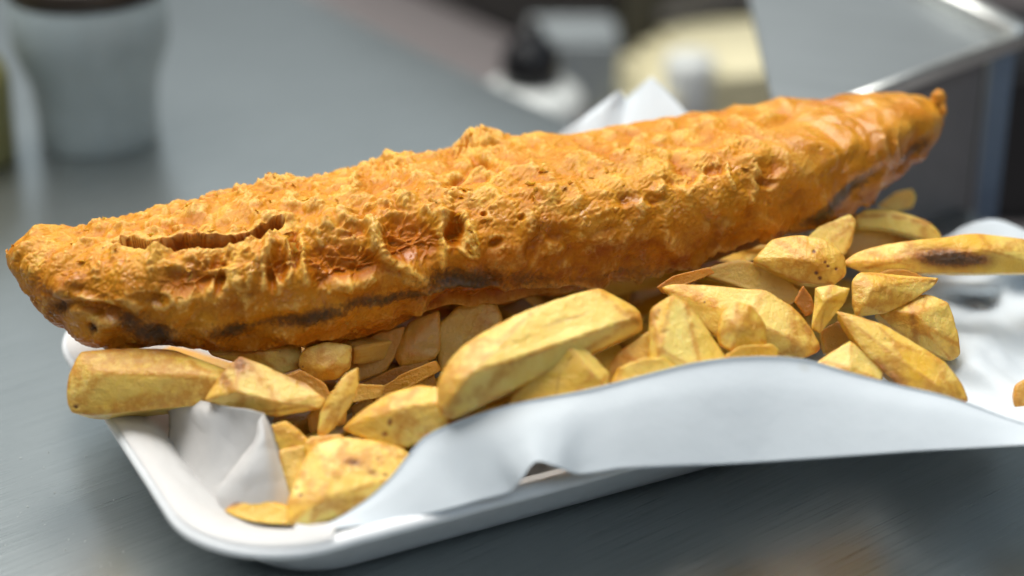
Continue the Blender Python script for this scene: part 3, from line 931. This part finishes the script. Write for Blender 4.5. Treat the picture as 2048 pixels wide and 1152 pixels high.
# ------------------------------------------------------------------ the battered fish
FS = np.array([  # px, top, bottom
    (17, 511, 517), (22, 490, 535), (34, 474, 548), (55, 459, 572), (80, 452, 598), (110, 449, 626), (160, 447, 662), (200, 441, 690), (260, 425, 699), (350, 400, 692), (430, 374, 688), (520, 360, 690),
    (600, 348, 690), (680, 334, 684), (740, 324, 674), (800, 308, 654), (850, 298, 628), (900, 288, 612), (1000, 270, 608), (1100, 256, 594), (1170, 250, 580), (1250, 240, 562), (1330, 228, 546),
    (1400, 218, 530), (1450, 204, 514), (1540, 198, 494), (1600, 194, 468), (1680, 187, 430), (1730, 181, 398), (1770, 179, 370), (1810, 181, 345), (1840, 187, 322), (1862, 198, 300), (1878, 216, 275), (1886, 238, 252)], float)
NS, NRG = 860, 500
seg = np.concatenate([[0], np.cumsum(np.hypot(np.diff(FS[:, 0]), 0.35 * np.diff((FS[:, 2] - FS[:, 1]))))])
uu = np.linspace(0, seg[-1], NS)
SX = np.interp(uu, seg, FS[:, 0]); ST = np.interp(uu, seg, FS[:, 1]); SB = np.interp(uu, seg, FS[:, 2])


def sm(a, k_):
    kk = np.ones(k_) / k_
    return np.convolve(np.pad(a, k_ // 2, mode='edge'), kk, 'valid')[:len(a)]


ST, SB = sm(ST, 9), sm(SB, 9)
SD = 53.5 + (SX / 2048) * 6.8 + 0.9 * np.exp(-((SX - 17) / 250) ** 2)
ph = np.linspace(0, 2 * math.pi, NRG, endpoint=False)
V = np.zeros((NS, NRG, 3))
st_, ct_ = math.sin(TH), math.cos(TH)
for i in range(NS):
    c = W(SX[i], (ST[i] + SB[i]) / 2, SD[i])
    hh = (SB[i] - ST[i]) / 2 * SD[i] / fpx
    ratio = 1.5 + 0.3 * math.sin(SX[i] / 2048 * 3.0)
    b_ = hh / math.sqrt((ratio * st_) ** 2 + ct_ ** 2)
    a_ = b_ * ratio
    cp, sp_ = np.cos(ph), np.sin(ph)
    ex = 0.72
    y = -a_ * np.sign(cp) * np.abs(cp) ** ex
    z = b_ * np.sign(sp_) * np.abs(sp_) ** ex
    uc = y * st_ + z * ct_
    k_ = hh / np.abs(uc).max()
    V[i] = c + np.stack([0.10 * y * k_, y * k_, z * k_], 1)     # sections lean a little along the fillet
V0 = V.reshape(-1, 3)


def normals(Vg):
    du = np.gradient(Vg, axis=0)
    dv = np.roll(Vg, -1, 1) - np.roll(Vg, 1, 1)
    n_ = np.cross(du, dv)
    n_ /= np.linalg.norm(n_, axis=2)[..., None] + 1e-9
    cen_ = Vg.mean(1, keepdims=True)
    s_ = np.sign((n_ * (Vg - cen_)).sum(-1))
    if np.median(s_) < 0: n_ = -n_
    return n_


NN = normals(V).reshape(-1, 3)
PX, PY = project(V0)
front = ((V0 - CAM) * NN).sum(1) < 0.0
fr = front.astype(float)


def G(cx, cy, sx_, sy_, ang=0.0, p=2.0):
    ca_, sa_ = math.cos(math.radians(ang)), math.sin(math.radians(ang))
    X, Y = PX - cx, PY - cy
    a_, b2_ = X * ca_ + Y * sa_, -X * sa_ + Y * ca_
    return np.exp(-(((a_ / sx_) ** 2 + (b2_ / sy_) ** 2) ** (p / 2)))


ii = np.repeat(np.arange(NS), NRG)
taper = sstep(0, 40, np.minimum(ii, NS - 1 - ii).astype(float))


def strand(pts_, wd):
    """distance falloff round a broken line of picture-scale points on the near face"""
    best = np.full(len(PX), 1e9)
    for (ax_, ay_), (bx_, by_) in zip(pts_[:-1], pts_[1:]):
        ux, uy = bx_ - ax_, by_ - ay_
        t_ = np.clip(((PX - ax_) * ux + (PY - ay_) * uy) / (ux * ux + uy * uy), 0, 1)
        best = np.minimum(best, np.hypot(PX - ax_ - t_ * ux, PY - ay_ - t_ * uy))
    return np.exp(-(best / wd) ** 2)


q = V0
warp = np.stack([perlin(q * 0.8, 31), perlin(q * 0.8, 32), perlin(q * 0.8, 33)], 1)
wp = np.stack([fbm(q * 1.3, 2, 35, .35), fbm(q * 1.3, 2, 36, .35)], 1)
PX0, PY0 = PX.copy(), PY.copy()
PX, PY = PX + 7 * wp[:, 0], PY + 7 * wp[:, 1]                 # irregular outlines for all hand-placed features
Wtop = sstep(1150, 850, PX) * sstep(60, 250, PX)              # crisp crumbly left half
Wsm = sstep(1480, 1700, PX)                                   # smooth glossy tail
topf = sstep(0.35, 0.75, NN[:, 2])
patch = sstep(-0.25, 0.45, perlin(q * 0.7, 17))
H = 0.13 * perlin(q * 0.45, 11) + 0.17 * perlin((q + 0.5 * warp) * 0.95, 12)
# billows: soft round swellings
f1, f2 = worley((q + 0.35 * warp) * 1.25, 3)
H = H - 0.08 + 0.15 * (1 - sstep(0, .75, f1)) * (1 - .4 * Wsm)
rid = 1 - np.abs(perlin((q + 0.4 * warp) * 1.9, 13)) * 2.0
H = H + (0.034 - 0.015 * Wsm) * rid
grain = np.clip(0.12 + 0.5 * Wtop * topf + 0.34 * patch - 0.35 * Wsm, 0.08, 1.0)
rid2 = 1 - np.abs(perlin((q + 0.3 * warp) * 4.4, 14)) * 2.0
H = H + 0.019 * grain * rid2
rid3 = fbm((q + 0.2 * warp) * 9.0, 3, 15, 0.6)
H = H + 0.015 * grain * rid3
# crumbly crest along the back of the left half
H = H + 0.11 * Wtop * sstep(.55, .9, NN[:, 2]) * sstep(0.0, .5, perlin(q * 2.6, 18)) * (0.6 + 0.6 * rid2)
# tiny pits
p1_, p2_ = worley((q + 0.2 * warp) * 3.2, 5)
pit = sstep(0.30, 0.10, p1_) * sstep(0.10, 0.35, perlin(q * 0.9, 19))
H = H - 0.05 * pit * (1 - .5 * Wsm)
# burst bubbles on the near face: hollows with thin strands between them
hol = np.zeros(len(q))
for (cx, cy, rx, ry, an, dp) in ((690, 522, 74, 40, 8, .50), (818, 474, 60, 48, 22, .50), (909, 462, 19, 38, 4, .62), (643, 528, 40, 44, 0, .40), (561, 525, 20, 38, -4, .48), (541, 548, 12, 34, -4, .42),
                                 (590, 500, 14, 40, 0, .34), (376, 560, 58, 30, -5, .30), (437, 563, 10, 26, 8, .36), (420, 520, 60, 18, -10, .18), (990, 486, 16, 9, -20, .42), (969, 425, 7, 5, 0, .35),
                                 (1041, 432, 7, 6, 0, .35), (1075, 388, 16, 10, 0, .25), (1262, 394, 26, 16, -5, .30), (1258, 372, 40, 14, 0, .14), (1364, 340, 54, 24, -3, .30), (1424, 336, 24, 14, 0, .40),
                                 (1385, 366, 14, 22, 0, .26), (1545, 332, 26, 22, -10, .34), (1536, 360, 24, 12, 0, .30), (1060, 505, 12, 20, 0, .22), (1120, 470, 40, 20, 0, .16), (1310, 400, 22, 12, 0, .28),
                                 (200, 620, 60, 14, 12, .26), (180, 588, 40, 10, 14, .10), (300, 602, 40, 12, 0, .14), (760, 420, 50, 14, -8, .16), (700, 455, 46, 14, -6, .16), (1680, 330, 26, 12, -60, .1)):
    if cx > 950: dp *= .45
    hol = np.maximum(hol, dp * G(cx, cy, rx, ry, an, 4))
sq = (q + 0.30 * warp) * np.array([2.6, 2.0, 1.7])
c1, c2 = worley(sq, 8)
hol = hol * (1 - 0.16 * (1 - sstep(0.0, 0.22, c2 - c1)))
H = H - hol * fr
web = np.zeros(len(q))
for (pts_, wd, hh_) in (([(738, 438), (755, 475), (782, 515), (820, 545), (850, 562)], 9, .34), ([(600, 470), (603, 520), (612, 562)], 5, .30), ([(535, 470), (532, 520), (524, 575)], 5, .26),
                        ([(575, 480), (582, 520), (578, 560)], 4, .22), ([(655, 545), (680, 530), (700, 548), (695, 585)], 5, .24), ([(878, 455), (886, 500), (884, 545)], 6, .30), ([(925, 430), (940, 465), (948, 505)], 7, .32),
                        ([(895, 500), (915, 494), (940, 508)], 4, .25), ([(465, 545), (482, 575), (492, 598)], 14, .24), ([(500, 540), (498, 570), (490, 598)], 8, .20), ([(400, 545), (440, 532), (480, 545)], 6, .16),
                        ([(655, 430), (700, 428), (780, 420), (880, 425)], 7, .14), ([(1400, 330), (1405, 360), (1380, 385)], 6, .20), ([(1452, 325), (1456, 350), (1462, 375)], 5, .2), ([(1330, 330), (1322, 370), (1310, 390)], 6, .16),
                        ([(1520, 340), (1512, 370), (1500, 400)], 6, .16), ([(1765, 280), (1770, 310), (1768, 335)], 4, .12), ([(1790, 290), (1800, 318), (1802, 332)], 4, .12), ([(820, 560), (848, 562)], 16, .22),
                        ([(150, 600), (200, 592), (260, 604), (310, 616)], 7, .14)):
    web = np.maximum(web, .52 * hh_ * strand(pts_, wd * 1.35))
H = H + web * fr * (0.8 + .4 * rid2)
# the long split near the left end, its upper lip lifted
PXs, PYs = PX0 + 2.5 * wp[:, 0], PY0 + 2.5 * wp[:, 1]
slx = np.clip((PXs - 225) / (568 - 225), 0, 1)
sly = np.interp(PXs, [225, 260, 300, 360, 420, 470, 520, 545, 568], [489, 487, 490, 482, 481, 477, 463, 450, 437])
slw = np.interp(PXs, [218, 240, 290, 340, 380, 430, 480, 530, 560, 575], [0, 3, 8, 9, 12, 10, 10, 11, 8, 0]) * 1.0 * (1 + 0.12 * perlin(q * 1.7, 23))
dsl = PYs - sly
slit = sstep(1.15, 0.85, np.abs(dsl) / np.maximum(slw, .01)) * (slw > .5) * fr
slit_shade = sstep(1.30, 0.98, np.abs(dsl) / np.maximum(slw, .01)) * (slw > .5) * fr  # colour mask for the shade painted inside the split
H = H - 1.5 * slit
lip = np.exp(-((dsl + slw + 9) / 9.0) ** 2) * sstep(215, 260, PX) * sstep(590, 540, PX) * fr
H = H + 0.12 * lip * (1 + .6 * perlin(q * 2.5, 24))
inner = sstep(0, 14, -(dsl + slw * .8)) * sstep(46, 20, -(dsl)) * sstep(255, 330, PX) * sstep(560, 500, PX) * fr
H = H - 0.16 * inner
# torn clump and hollow near the top middle
H = H + 0.48 * G(955, 280, 42, 22, -8) * (0.7 + .8 * rid2) + 0.16 * G(1065, 262, 36, 14, 0)
H = H - 0.45 * G(962, 322, 24, 9, 20) * fr - 0.32 * G(915, 352, 34, 9, -35) * fr
H = H + 0.12 * G(780, 330, 55, 18, -12) * (0.6 + rid2) + 0.10 * G(560, 362, 60, 14, -12) * (0.5 + rid2)
# groove running diagonally to the right of the clump
H = H - 0.14 * G(985, 345, 90, 7, -20) * fr
# ragged skirt: a step where the batter ends above the darker underside
skx = np.array([60, 120, 200, 300, 420, 560, 700, 800, 860, 900, 1000, 1100, 1180, 1260, 1330, 1400, 1480, 1560, 1640, 1720, 1780, 1850, 1890])
sky = np.array([600, 650, 668, 672, 672, 655, 622, 600, 588, 572, 585, 575, 572, 556, 540, 520, 492, 482, 452, 405, 378, 322, 290])
dsk = PY - np.interp(PX, skx, sky) + 9 * perlin(q * np.array([1.6, .3, .3]), 41) + 4 * perlin(q * np.array([4.5, .5, .5]), 42)
skirt = sstep(-2, 2.5, dsk) * fr * sstep(820, 900, PX)
H = H - 0.34 * skirt + 0.11 * np.exp(-((dsk + 5) / 6) ** 2) * fr * sstep(820, 900, PX)
# fine ragged rim along silhouettes
H = H + 0.05 * np.abs(perlin(q * 6.5, 44)) * (1 - Wsm)
# wrinkles of the tail
H = H + 0.05 * Wsm * (1 - 2 * np.abs(perlin(q @ np.array([[.9, .25, 0], [.4, .6, 0], [-.3, 0, .6]]) * 1.5, 45)))
# dimples with burnt rims at the left end
for (dx_, dy_, ra, rb) in ((262, 655, 26, 22), (322, 668, 20, 14), (178, 655, 7, 6), (188, 662, 6, 6), (118, 610, 16, 14), (150, 601, 16, 12)):
    H = H - 0.13 * G(dx_, dy_, ra, rb, 0, 3) * fr
H = np.clip(H, -1.5, 0.6)
bottom_flat = sstep(0.2, -0.5, NN[:, 2])
Hs = H * taper * (1 - 0.35 * (1 - fr))
V1 = V0 + NN * Hs[:, None]
# slight scallop so that the edge is never a clean curve
# attributes
loc = (V1.reshape(NS, NRG, 3) - V).reshape(-1, 3)
Hg = Hs.reshape(NS, NRG)


def blur(a, r):
    for ax_ in (0, 1):
        acc = np.zeros_like(a)
        for k_ in range(-r, r + 1): acc += np.roll(a, k_, ax_)
        a = acc / (2 * r + 1)
    return a


curv = (Hg - blur(blur(Hg, 4), 4)).ravel()
crest = np.clip(sstep(0.006, 0.042, curv) * (1 - 0.4 * Wsm) * (1 - slit_shade) + sstep(.06, .18, web) * .8 * fr, 0, 1)
cav = np.clip(slit_shade + sstep(-0.08, -0.35, Hs) * 0.8 + sstep(0.05, .3, hol) * .7 * fr + sstep(-0.01, -0.07, curv) * 0.4, 0, 1)
stain_shade = np.zeros(len(q))
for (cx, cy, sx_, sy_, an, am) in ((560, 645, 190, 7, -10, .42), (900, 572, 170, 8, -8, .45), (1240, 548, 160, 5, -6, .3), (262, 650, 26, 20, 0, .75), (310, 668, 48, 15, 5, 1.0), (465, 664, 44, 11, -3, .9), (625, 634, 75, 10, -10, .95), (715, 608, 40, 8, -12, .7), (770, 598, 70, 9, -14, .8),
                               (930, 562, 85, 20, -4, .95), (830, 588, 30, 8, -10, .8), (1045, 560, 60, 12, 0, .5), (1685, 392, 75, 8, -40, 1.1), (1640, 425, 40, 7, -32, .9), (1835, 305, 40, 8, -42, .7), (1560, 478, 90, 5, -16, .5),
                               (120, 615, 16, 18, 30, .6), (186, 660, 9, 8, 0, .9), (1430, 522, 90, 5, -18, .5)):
    stain_shade = np.maximum(stain_shade, 1.1 * am * G(cx, cy, sx_, sy_ * 1.35, an))
stain_shade = np.maximum(stain_shade, .36 * slit_shade) * fr  # dark skin marks, plus painted shade inside the split
red = np.clip(.25 + 1.0 * slit_shade + 0.75 * skirt + G(125, 620, 40, 50, 30) * .5 + G(260, 655, 50, 36, 0) * .8 + .45 * G(1100, 530, 260, 40, -5) + sstep(0, -0.6, NN[:, 2]) * .5 + .3 * G(1300, 500, 200, 40, -8), 0, 1)
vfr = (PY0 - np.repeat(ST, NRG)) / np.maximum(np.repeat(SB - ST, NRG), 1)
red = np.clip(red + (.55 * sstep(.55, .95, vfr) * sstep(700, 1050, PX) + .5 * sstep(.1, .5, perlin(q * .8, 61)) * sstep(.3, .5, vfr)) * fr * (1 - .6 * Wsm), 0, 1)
pale = np.clip((.55 * np.exp(-((vfr - .36) / .12) ** 2) + .25 * sstep(.4, .2, vfr)) * sstep(-.3, .5, perlin(q * .9, 62)) + .9 * sstep(.06, .18, web) + .7 * sstep(.2, .55, perlin(q * 1.3, 63)) * (1 - .7 * sstep(.5, .8, vfr)) - cav - slit_shade, 0, 1) * (1 - .5 * Wsm)
gloss = np.clip(Wsm * 0.6 + 0.12 + .75 * sstep(.25, .6, perlin(q * 2.3, 71)) * sstep(.25, .5, vfr) + stain_shade * .1 + skirt * .4, 0, 1)
idx = np.arange(NS * NRG).reshape(NS, NRG)
FF = grid_faces(NS, NRG, True)
# close the two ends
e0, e1 = V1[idx[0]].mean(0), V1[idx[-1]].mean(0)
Vf = np.vstack([V1, e0, e1])
me_f = [FF]
K_ = NS * NRG
nxt = np.roll(np.arange(NRG), -1)
cap0 = np.stack([np.full(NRG, K_), idx[0][nxt], idx[0], idx[0]], 1)[:, :3]
cap1 = np.stack([np.full(NRG, K_ + 1), idx[-1], idx[-1][nxt]], 1)
tri = np.concatenate([FF[:, [0, 1, 2]], FF[:, [0, 2, 3]], cap0, cap1])
at2 = {k_: np.append(a_, [a_[0], a_[-1]]) for k_, a_ in dict(pale=pale, crest=crest, cav=cav, stain_shade=stain_shade, red=red, gloss=gloss).items()}
fo = V0.mean(0)
fo[2] = V0[:, 2].min()
fish = empty("battered_fish", fo, "long golden fillet of fish in crisp batter lying across the chips", "fried fish")
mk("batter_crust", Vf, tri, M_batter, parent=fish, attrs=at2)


# crisp flakes and threads of batter standing off the crust
fv_, ff_, fc_ = [], [], []
rf = np.random.default_rng(5)
Nf = NN.reshape(NS, NRG, 3)
prob = (0.25 * Wtop * sstep(.3, .9, NN[:, 2]) + sstep(.05, .22, web) * 1.1 + .9 * np.exp(-((dsl + slw + 4) / 8.0) ** 2) * sstep(225, 260, PX) * sstep(580, 540, PX) + .55 * G(955, 283, 50, 26, -8)
        + .35 * G(1010, 420, 130, 45, -6) + .5 * G(1300, 340, 260, 16, -5) * .6 + .35 * np.exp(-(dsk / 5) ** 2) + .06 * (1 - Wsm)) * (fr + .25 * (NN[:, 2] > .2))
prob = np.clip(prob, 0, None) * (np.abs(Hs) < 0.4)
pk = rf.choice(len(prob), 130, replace=False, p=prob / prob.sum())
for j in pk:
    nrm = NN[j] + rf.normal(size=3) * .35
    nrm /= np.linalg.norm(nrm)
    tg = np.cross(nrm, rf.normal(size=3)); tg /= np.linalg.norm(tg)
    bn = np.cross(nrm, tg)
    wd_, ln_ = rf.uniform(.12, .40), rf.uniform(.05, .13)
    cl = rf.uniform(-.12, .12)
    nu_, nv_ = 4, 5
    base_ = len(fv_)
    jag = rf.uniform(.5, 1.15, nv_)
    for side in (0, 1):
        for a_i in range(nu_):
            for b_i in range(nv_):
                u_ = a_i / (nu_ - 1); v_ = b_i / (nv_ - 1) - .5
                p_ = V1[j] + nrm * (u_ * ln_ * jag[b_i] - .03) + tg * v_ * wd_ * (1 - .35 * u_) + bn * (cl * u_ * u_ + .35 * wd_ * v_ * v_ * 2 + (side - .5) * .018 * (1.2 - u_))
                fv_.append(p_)
    m_ = nu_ * nv_
    for a_i in range(nu_ - 1):
        for b_i in range(nv_ - 1):
            q0 = base_ + a_i * nv_ + b_i
            ff_.append((q0, q0 + 1, q0 + nv_ + 1, q0 + nv_)); ff_.append((q0 + m_, q0 + m_ + nv_, q0 + m_ + nv_ + 1, q0 + m_ + 1))
    rim_ = [b_i for b_i in range(nv_)] + [a_i * nv_ + nv_ - 1 for a_i in range(1, nu_)] + [(nu_ - 1) * nv_ + b_i for b_i in range(nv_ - 2, -1, -1)] + [a_i * nv_ for a_i in range(nu_ - 2, 0, -1)]
    for x_, y_ in zip(rim_, rim_[1:] + rim_[:1]): ff_.append((base_ + x_, base_ + x_ + m_, base_ + y_ + m_, base_ + y_))
zz_ = np.zeros(len(fv_))
mk("batter_flakes", fv_, np.array(ff_), M_batter, parent=fish, attrs=dict(pale=zz_, crest=zz_ + .2, cav=zz_, stain_shade=zz_, red=zz_ + .6, gloss=zz_ + .2), kind="stuff")


def blob(name, c, ax, seed, sub=4, amp=.25):
    d_, f_ = ico(sub)
    v_ = d_ * np.array(ax)
    w_ = d_ * 1.3 + seed * 5.1
    v_ = v_ * (1 + amp * fbm(w_, 4, 50))[:, None]
    z_ = np.zeros(len(v_))
    e_ = sstep(.0, .5, perlin(w_ * 2.2, 53))
    return mk(name, v_ + c, f_, M_batter, parent=fish, attrs=dict(pale=z_, crest=e_, cav=z_, stain_shade=z_, red=z_ + .25, gloss=z_ + .4))


blob("batter_knob", W(1876, 199, 60.1), (.24, .25, .30), 1)["label"] = "small round bead of batter at the tail tip"
blob("batter_knob", W(1884, 222, 60.1), (.13, .2, .26), 2)

# ------------------------------------------------------------------ background things
def at_plane(px, py, z): return Z(px, py, z)


# squeeze bottle with black nozzle cap on the lower worktop
bc = W(1062, 160, 95)
bz = bc[2]
bot = empty("squeeze_bottle", (bc[0], bc[1], -8), "blurred white squeeze bottle with a black nozzle cap behind the counter edge", "bottle")
h0 = bz - (-8)
v, f = lathe([(0.01, 0), (2.3, 0), (2.5, .2), (2.55, 1), (2.6, h0 - 1.7), (2.55, h0 - 1.1), (2.35, h0 - .6), (1.9, h0 - .25), (1.2, h0 - .05), (1.0, h0 + .2), (.01, h0 + .2)], (bc[0], bc[1], -8))
mk("bottle_body", v, f, M_white, parent=bot)
v, f = lathe([(1.25, h0 - .1), (1.42, h0), (1.42, h0 + 1.2), (1.25, h0 + 1.6), (.85, h0 + 2.0), (.6, h0 + 2.4), (.42, h0 + 2.9), (.01, h0 + 2.95)], (bc[0], bc[1], -8))
mk("nozzle_cap", v, f, M_black, parent=bot)

# milky beaker on the counter, left background
cb_ = Z(200, 272, 0)
cup = empty("beaker", cb_, "blurred milky plastic beaker with a dark lid standing at the left back of the counter", "beaker")
v, f = lathe([(.01, 0), (2.28, 0), (2.3, .05), (2.33, 1.2), (2.45, 2.4), (2.8, 3.4), (2.98, 4.0), (3.0, 4.4), (3.0, 5.8), (2.9, 5.9), (.01, 5.9)], cb_)
mk("beaker_wall", v, f, M_cup, parent=cup)
v, f = lathe([(.01, 5.91), (2.9, 5.91), (2.98, 6.0), (2.98, 6.6), (2.8, 6.8), (.01, 6.85)], cb_)
mk("lid", v, f, M_sauce, parent=cup)
ob = Z(-75, 318, 0)
v, f = lathe([(.01, 0), (1.9, 0), (2.05, .2), (2.1, 3.2), (1.9, 3.8), (1.3, 4.2), (1.25, 4.6), (1.4, 4.7), (1.3, 4.8), (.01, 4.8)], ob)
mk("jar", v, f, M_olive, label="olive-brown jar cut off by the left picture edge beside the beaker", cat="jar")

# steel stand on the right with a raised top, back rim, front rim and leg
zt = 6.0
K1, K2, K3, K4 = Z(2040, 82, zt), Z(1560, 262, zt), Z(1600, -60, zt), Z(1830, -14, zt)
K4 = K1 + (Z(1850, -14, zt) - K1) * 2.2
K3 = K2 + (Z(1628, -14, zt) - Z(1700, 205, zt)) * 1.6
stand = empty("steel_stand", (K1[0], K1[1], -8), "blurred raised steel stand with a bright back rim at the upper right", "stand")


def slab(name, quad, z0, z1, mat, parent):
    v_ = [(p[0], p[1], z1) for p in quad] + [(p[0], p[1], z0) for p in quad]
    n_ = len(quad)
    f_ = [list(range(n_)), list(range(2 * n_ - 1, n_ - 1, -1))] + [[i, i + n_, (i + 1) % n_ + n_, (i + 1) % n_] for i in range(n_)]
    return mk(name, v_, f_, mat, parent=parent, smooth=False)


def bar(name, a, b, rw, rh, mat, parent):
    a, b = np.array(a), np.array(b)
    d_ = (b - a) / np.linalg.norm(b - a)
    s_ = np.cross(d_, [0, 0, 1]); s_ /= np.linalg.norm(s_)
    u_ = np.cross(s_, d_)
    an_ = np.linspace(0, 2 * math.pi, 20, endpoint=False)
    ring = np.array([s_ * rw * np.sign(math.cos(t)) * abs(math.cos(t)) ** .6 + u_ * rh * np.sign(math.sin(t)) * abs(math.sin(t)) ** .6 for t in an_])
    v_ = np.vstack([a + ring, b + ring])
    f_ = [list(q_) for q_ in grid_faces(2, 20, True)] + [list(range(19, -1, -1)), list(range(20, 40))]
    return mk(name, v_, f_, mat, parent=parent)


slab("top_plate", [K1, K2, K3, K4], zt - .3, zt, M_steel2, stand)
bar("back_rim", K1 + [0, 0, .25], K4 + [0, 0, .25], .45, .35, M_rim, stand)
bar("front_rim", K1 + [0, 0, .06], K2 + [0, 0, .06], .2, .28, M_rim, stand)
dK = (K2 - K1) / np.linalg.norm(K2 - K1)
inn = np.array([-dK[1], dK[0], 0]); inn = inn if inn[1] > 0 else -inn
Pa, Pb = K1 + dK * 1.3 + inn * .5, K2 + inn * .5
slab("side_panel", [Pa, Pb, Pb + inn * .4, Pa + inn * .4], -5.2, zt - .31, M_panel, stand)
leg0 = K1 + dK * .5 + inn * .35
slab("leg", [leg0 + [-.4, -.3, 0], leg0 + [.4, -.3, 0], leg0 + [.4, .4, 0], leg0 + [-.4, .4, 0]], -8, zt - .31, M_leg, stand)
# black box standing in for the dark space under and beyond the stand
bb = Z(2080, 420, -8)
v, f = box_vf((-5, 0, 0), (9, 9, 7.5), org=(W(2010, 430, 88)[0] + 3, 30.0, -8), bev=.5)
mk("dark_space_box", v, f, M_black, smooth=False, label="blurred black box added as the dark space low behind the leg of the steel stand", cat="dark space")

# dark appliance across the top of the picture
dirA = Z(1640, 55, -8) - Z(1210, 165, -8)
dirA /= np.linalg.norm(dirA)
nrA = np.array([-dirA[1], dirA[0]])
A_ = Z(1225, 168, -8)
v, f = box_vf((0, 0, .01), (46, 30, 22), frame=(dirA[:2], nrA), org=A_, bev=.5)
fry = empty("fryer_cabinet", A_, "large dark cabinet filling the blurred top centre of the background", "cabinet")
mk("cabinet_body", v, f, M_dark, parent=fry, smooth=False)
v, f = box_vf((3, -.5, 3), (40, -.02, 3.7), frame=(dirA[:2], nrA), org=A_, bev=.1)
mk("rail", v, f, M_panel, parent=fry, smooth=False)
# grey box beside the bottle
gb = Z(1150, 235, -8)
v, f = box_vf((-2.6, 0, 0), (2.2, 4, 4.2), org=gb, bev=.3)
mk("grey_box", v, f, M_grey, smooth=False, label="blurred light grey box just right of the squeeze bottle", cat="box")
# stack of pale yellow papers by the stand
yp = Z(1560, 175, -8)
ys = empty("paper_stack", yp, "blurred stack of pale yellow wrapping paper between cabinet and steel stand", "paper stack")
for i in range(5):
    v, f = box_vf((-10.5 + 1.2 * i, -4, .5 * i), (5.2 - .2 * (i % 3), 4.5, .5 * i + .46), frame=((math.cos(.25), math.sin(.25)), (-math.sin(.25), math.cos(.25))), org=yp, bev=.1)
    mk("paper_bundle", v, f, M_yellow, parent=ys, smooth=False)
v, f = lathe([(.01, 0), (1.2, 0), (1.3, .2), (1.3, 3.0), (1.2, 3.3), (.01, 3.3)], Z(1375, 235, -8))
mk("white_tub", v, f, M_white, label="blurred small white tub right behind the paper peaks", cat="tub")

# salt grains on the counter, front left
gv, gf = [], []
for i in range(26):
    c_ = Z(random.uniform(10, 250), random.uniform(900, 1140), 0)
    s_ = random.uniform(.008, .02)
    b_ = len(gv)
    for dz in (0, 1):
        for (dx, dy) in ((-1, -1), (1, -1), (1, 1), (-1, 1)):
            gv.append(c_ + np.array([dx * s_ * random.uniform(.7, 1), dy * s_ * random.uniform(.7, 1), .001 + dz * s_ * 1.5]))
    gf += [[b_, b_ + 3, b_ + 2, b_ + 1], [b_ + 4, b_ + 5, b_ + 6, b_ + 7], [b_, b_ + 1, b_ + 5, b_ + 4], [b_ + 1, b_ + 2, b_ + 6, b_ + 5], [b_ + 2, b_ + 3, b_ + 7, b_ + 6], [b_ + 3, b_, b_ + 4, b_ + 7]]
mk("salt_grains", gv, gf, M_white, smooth=False, label="few scattered salt grains on the counter left of the tray", cat="salt", kind="stuff")
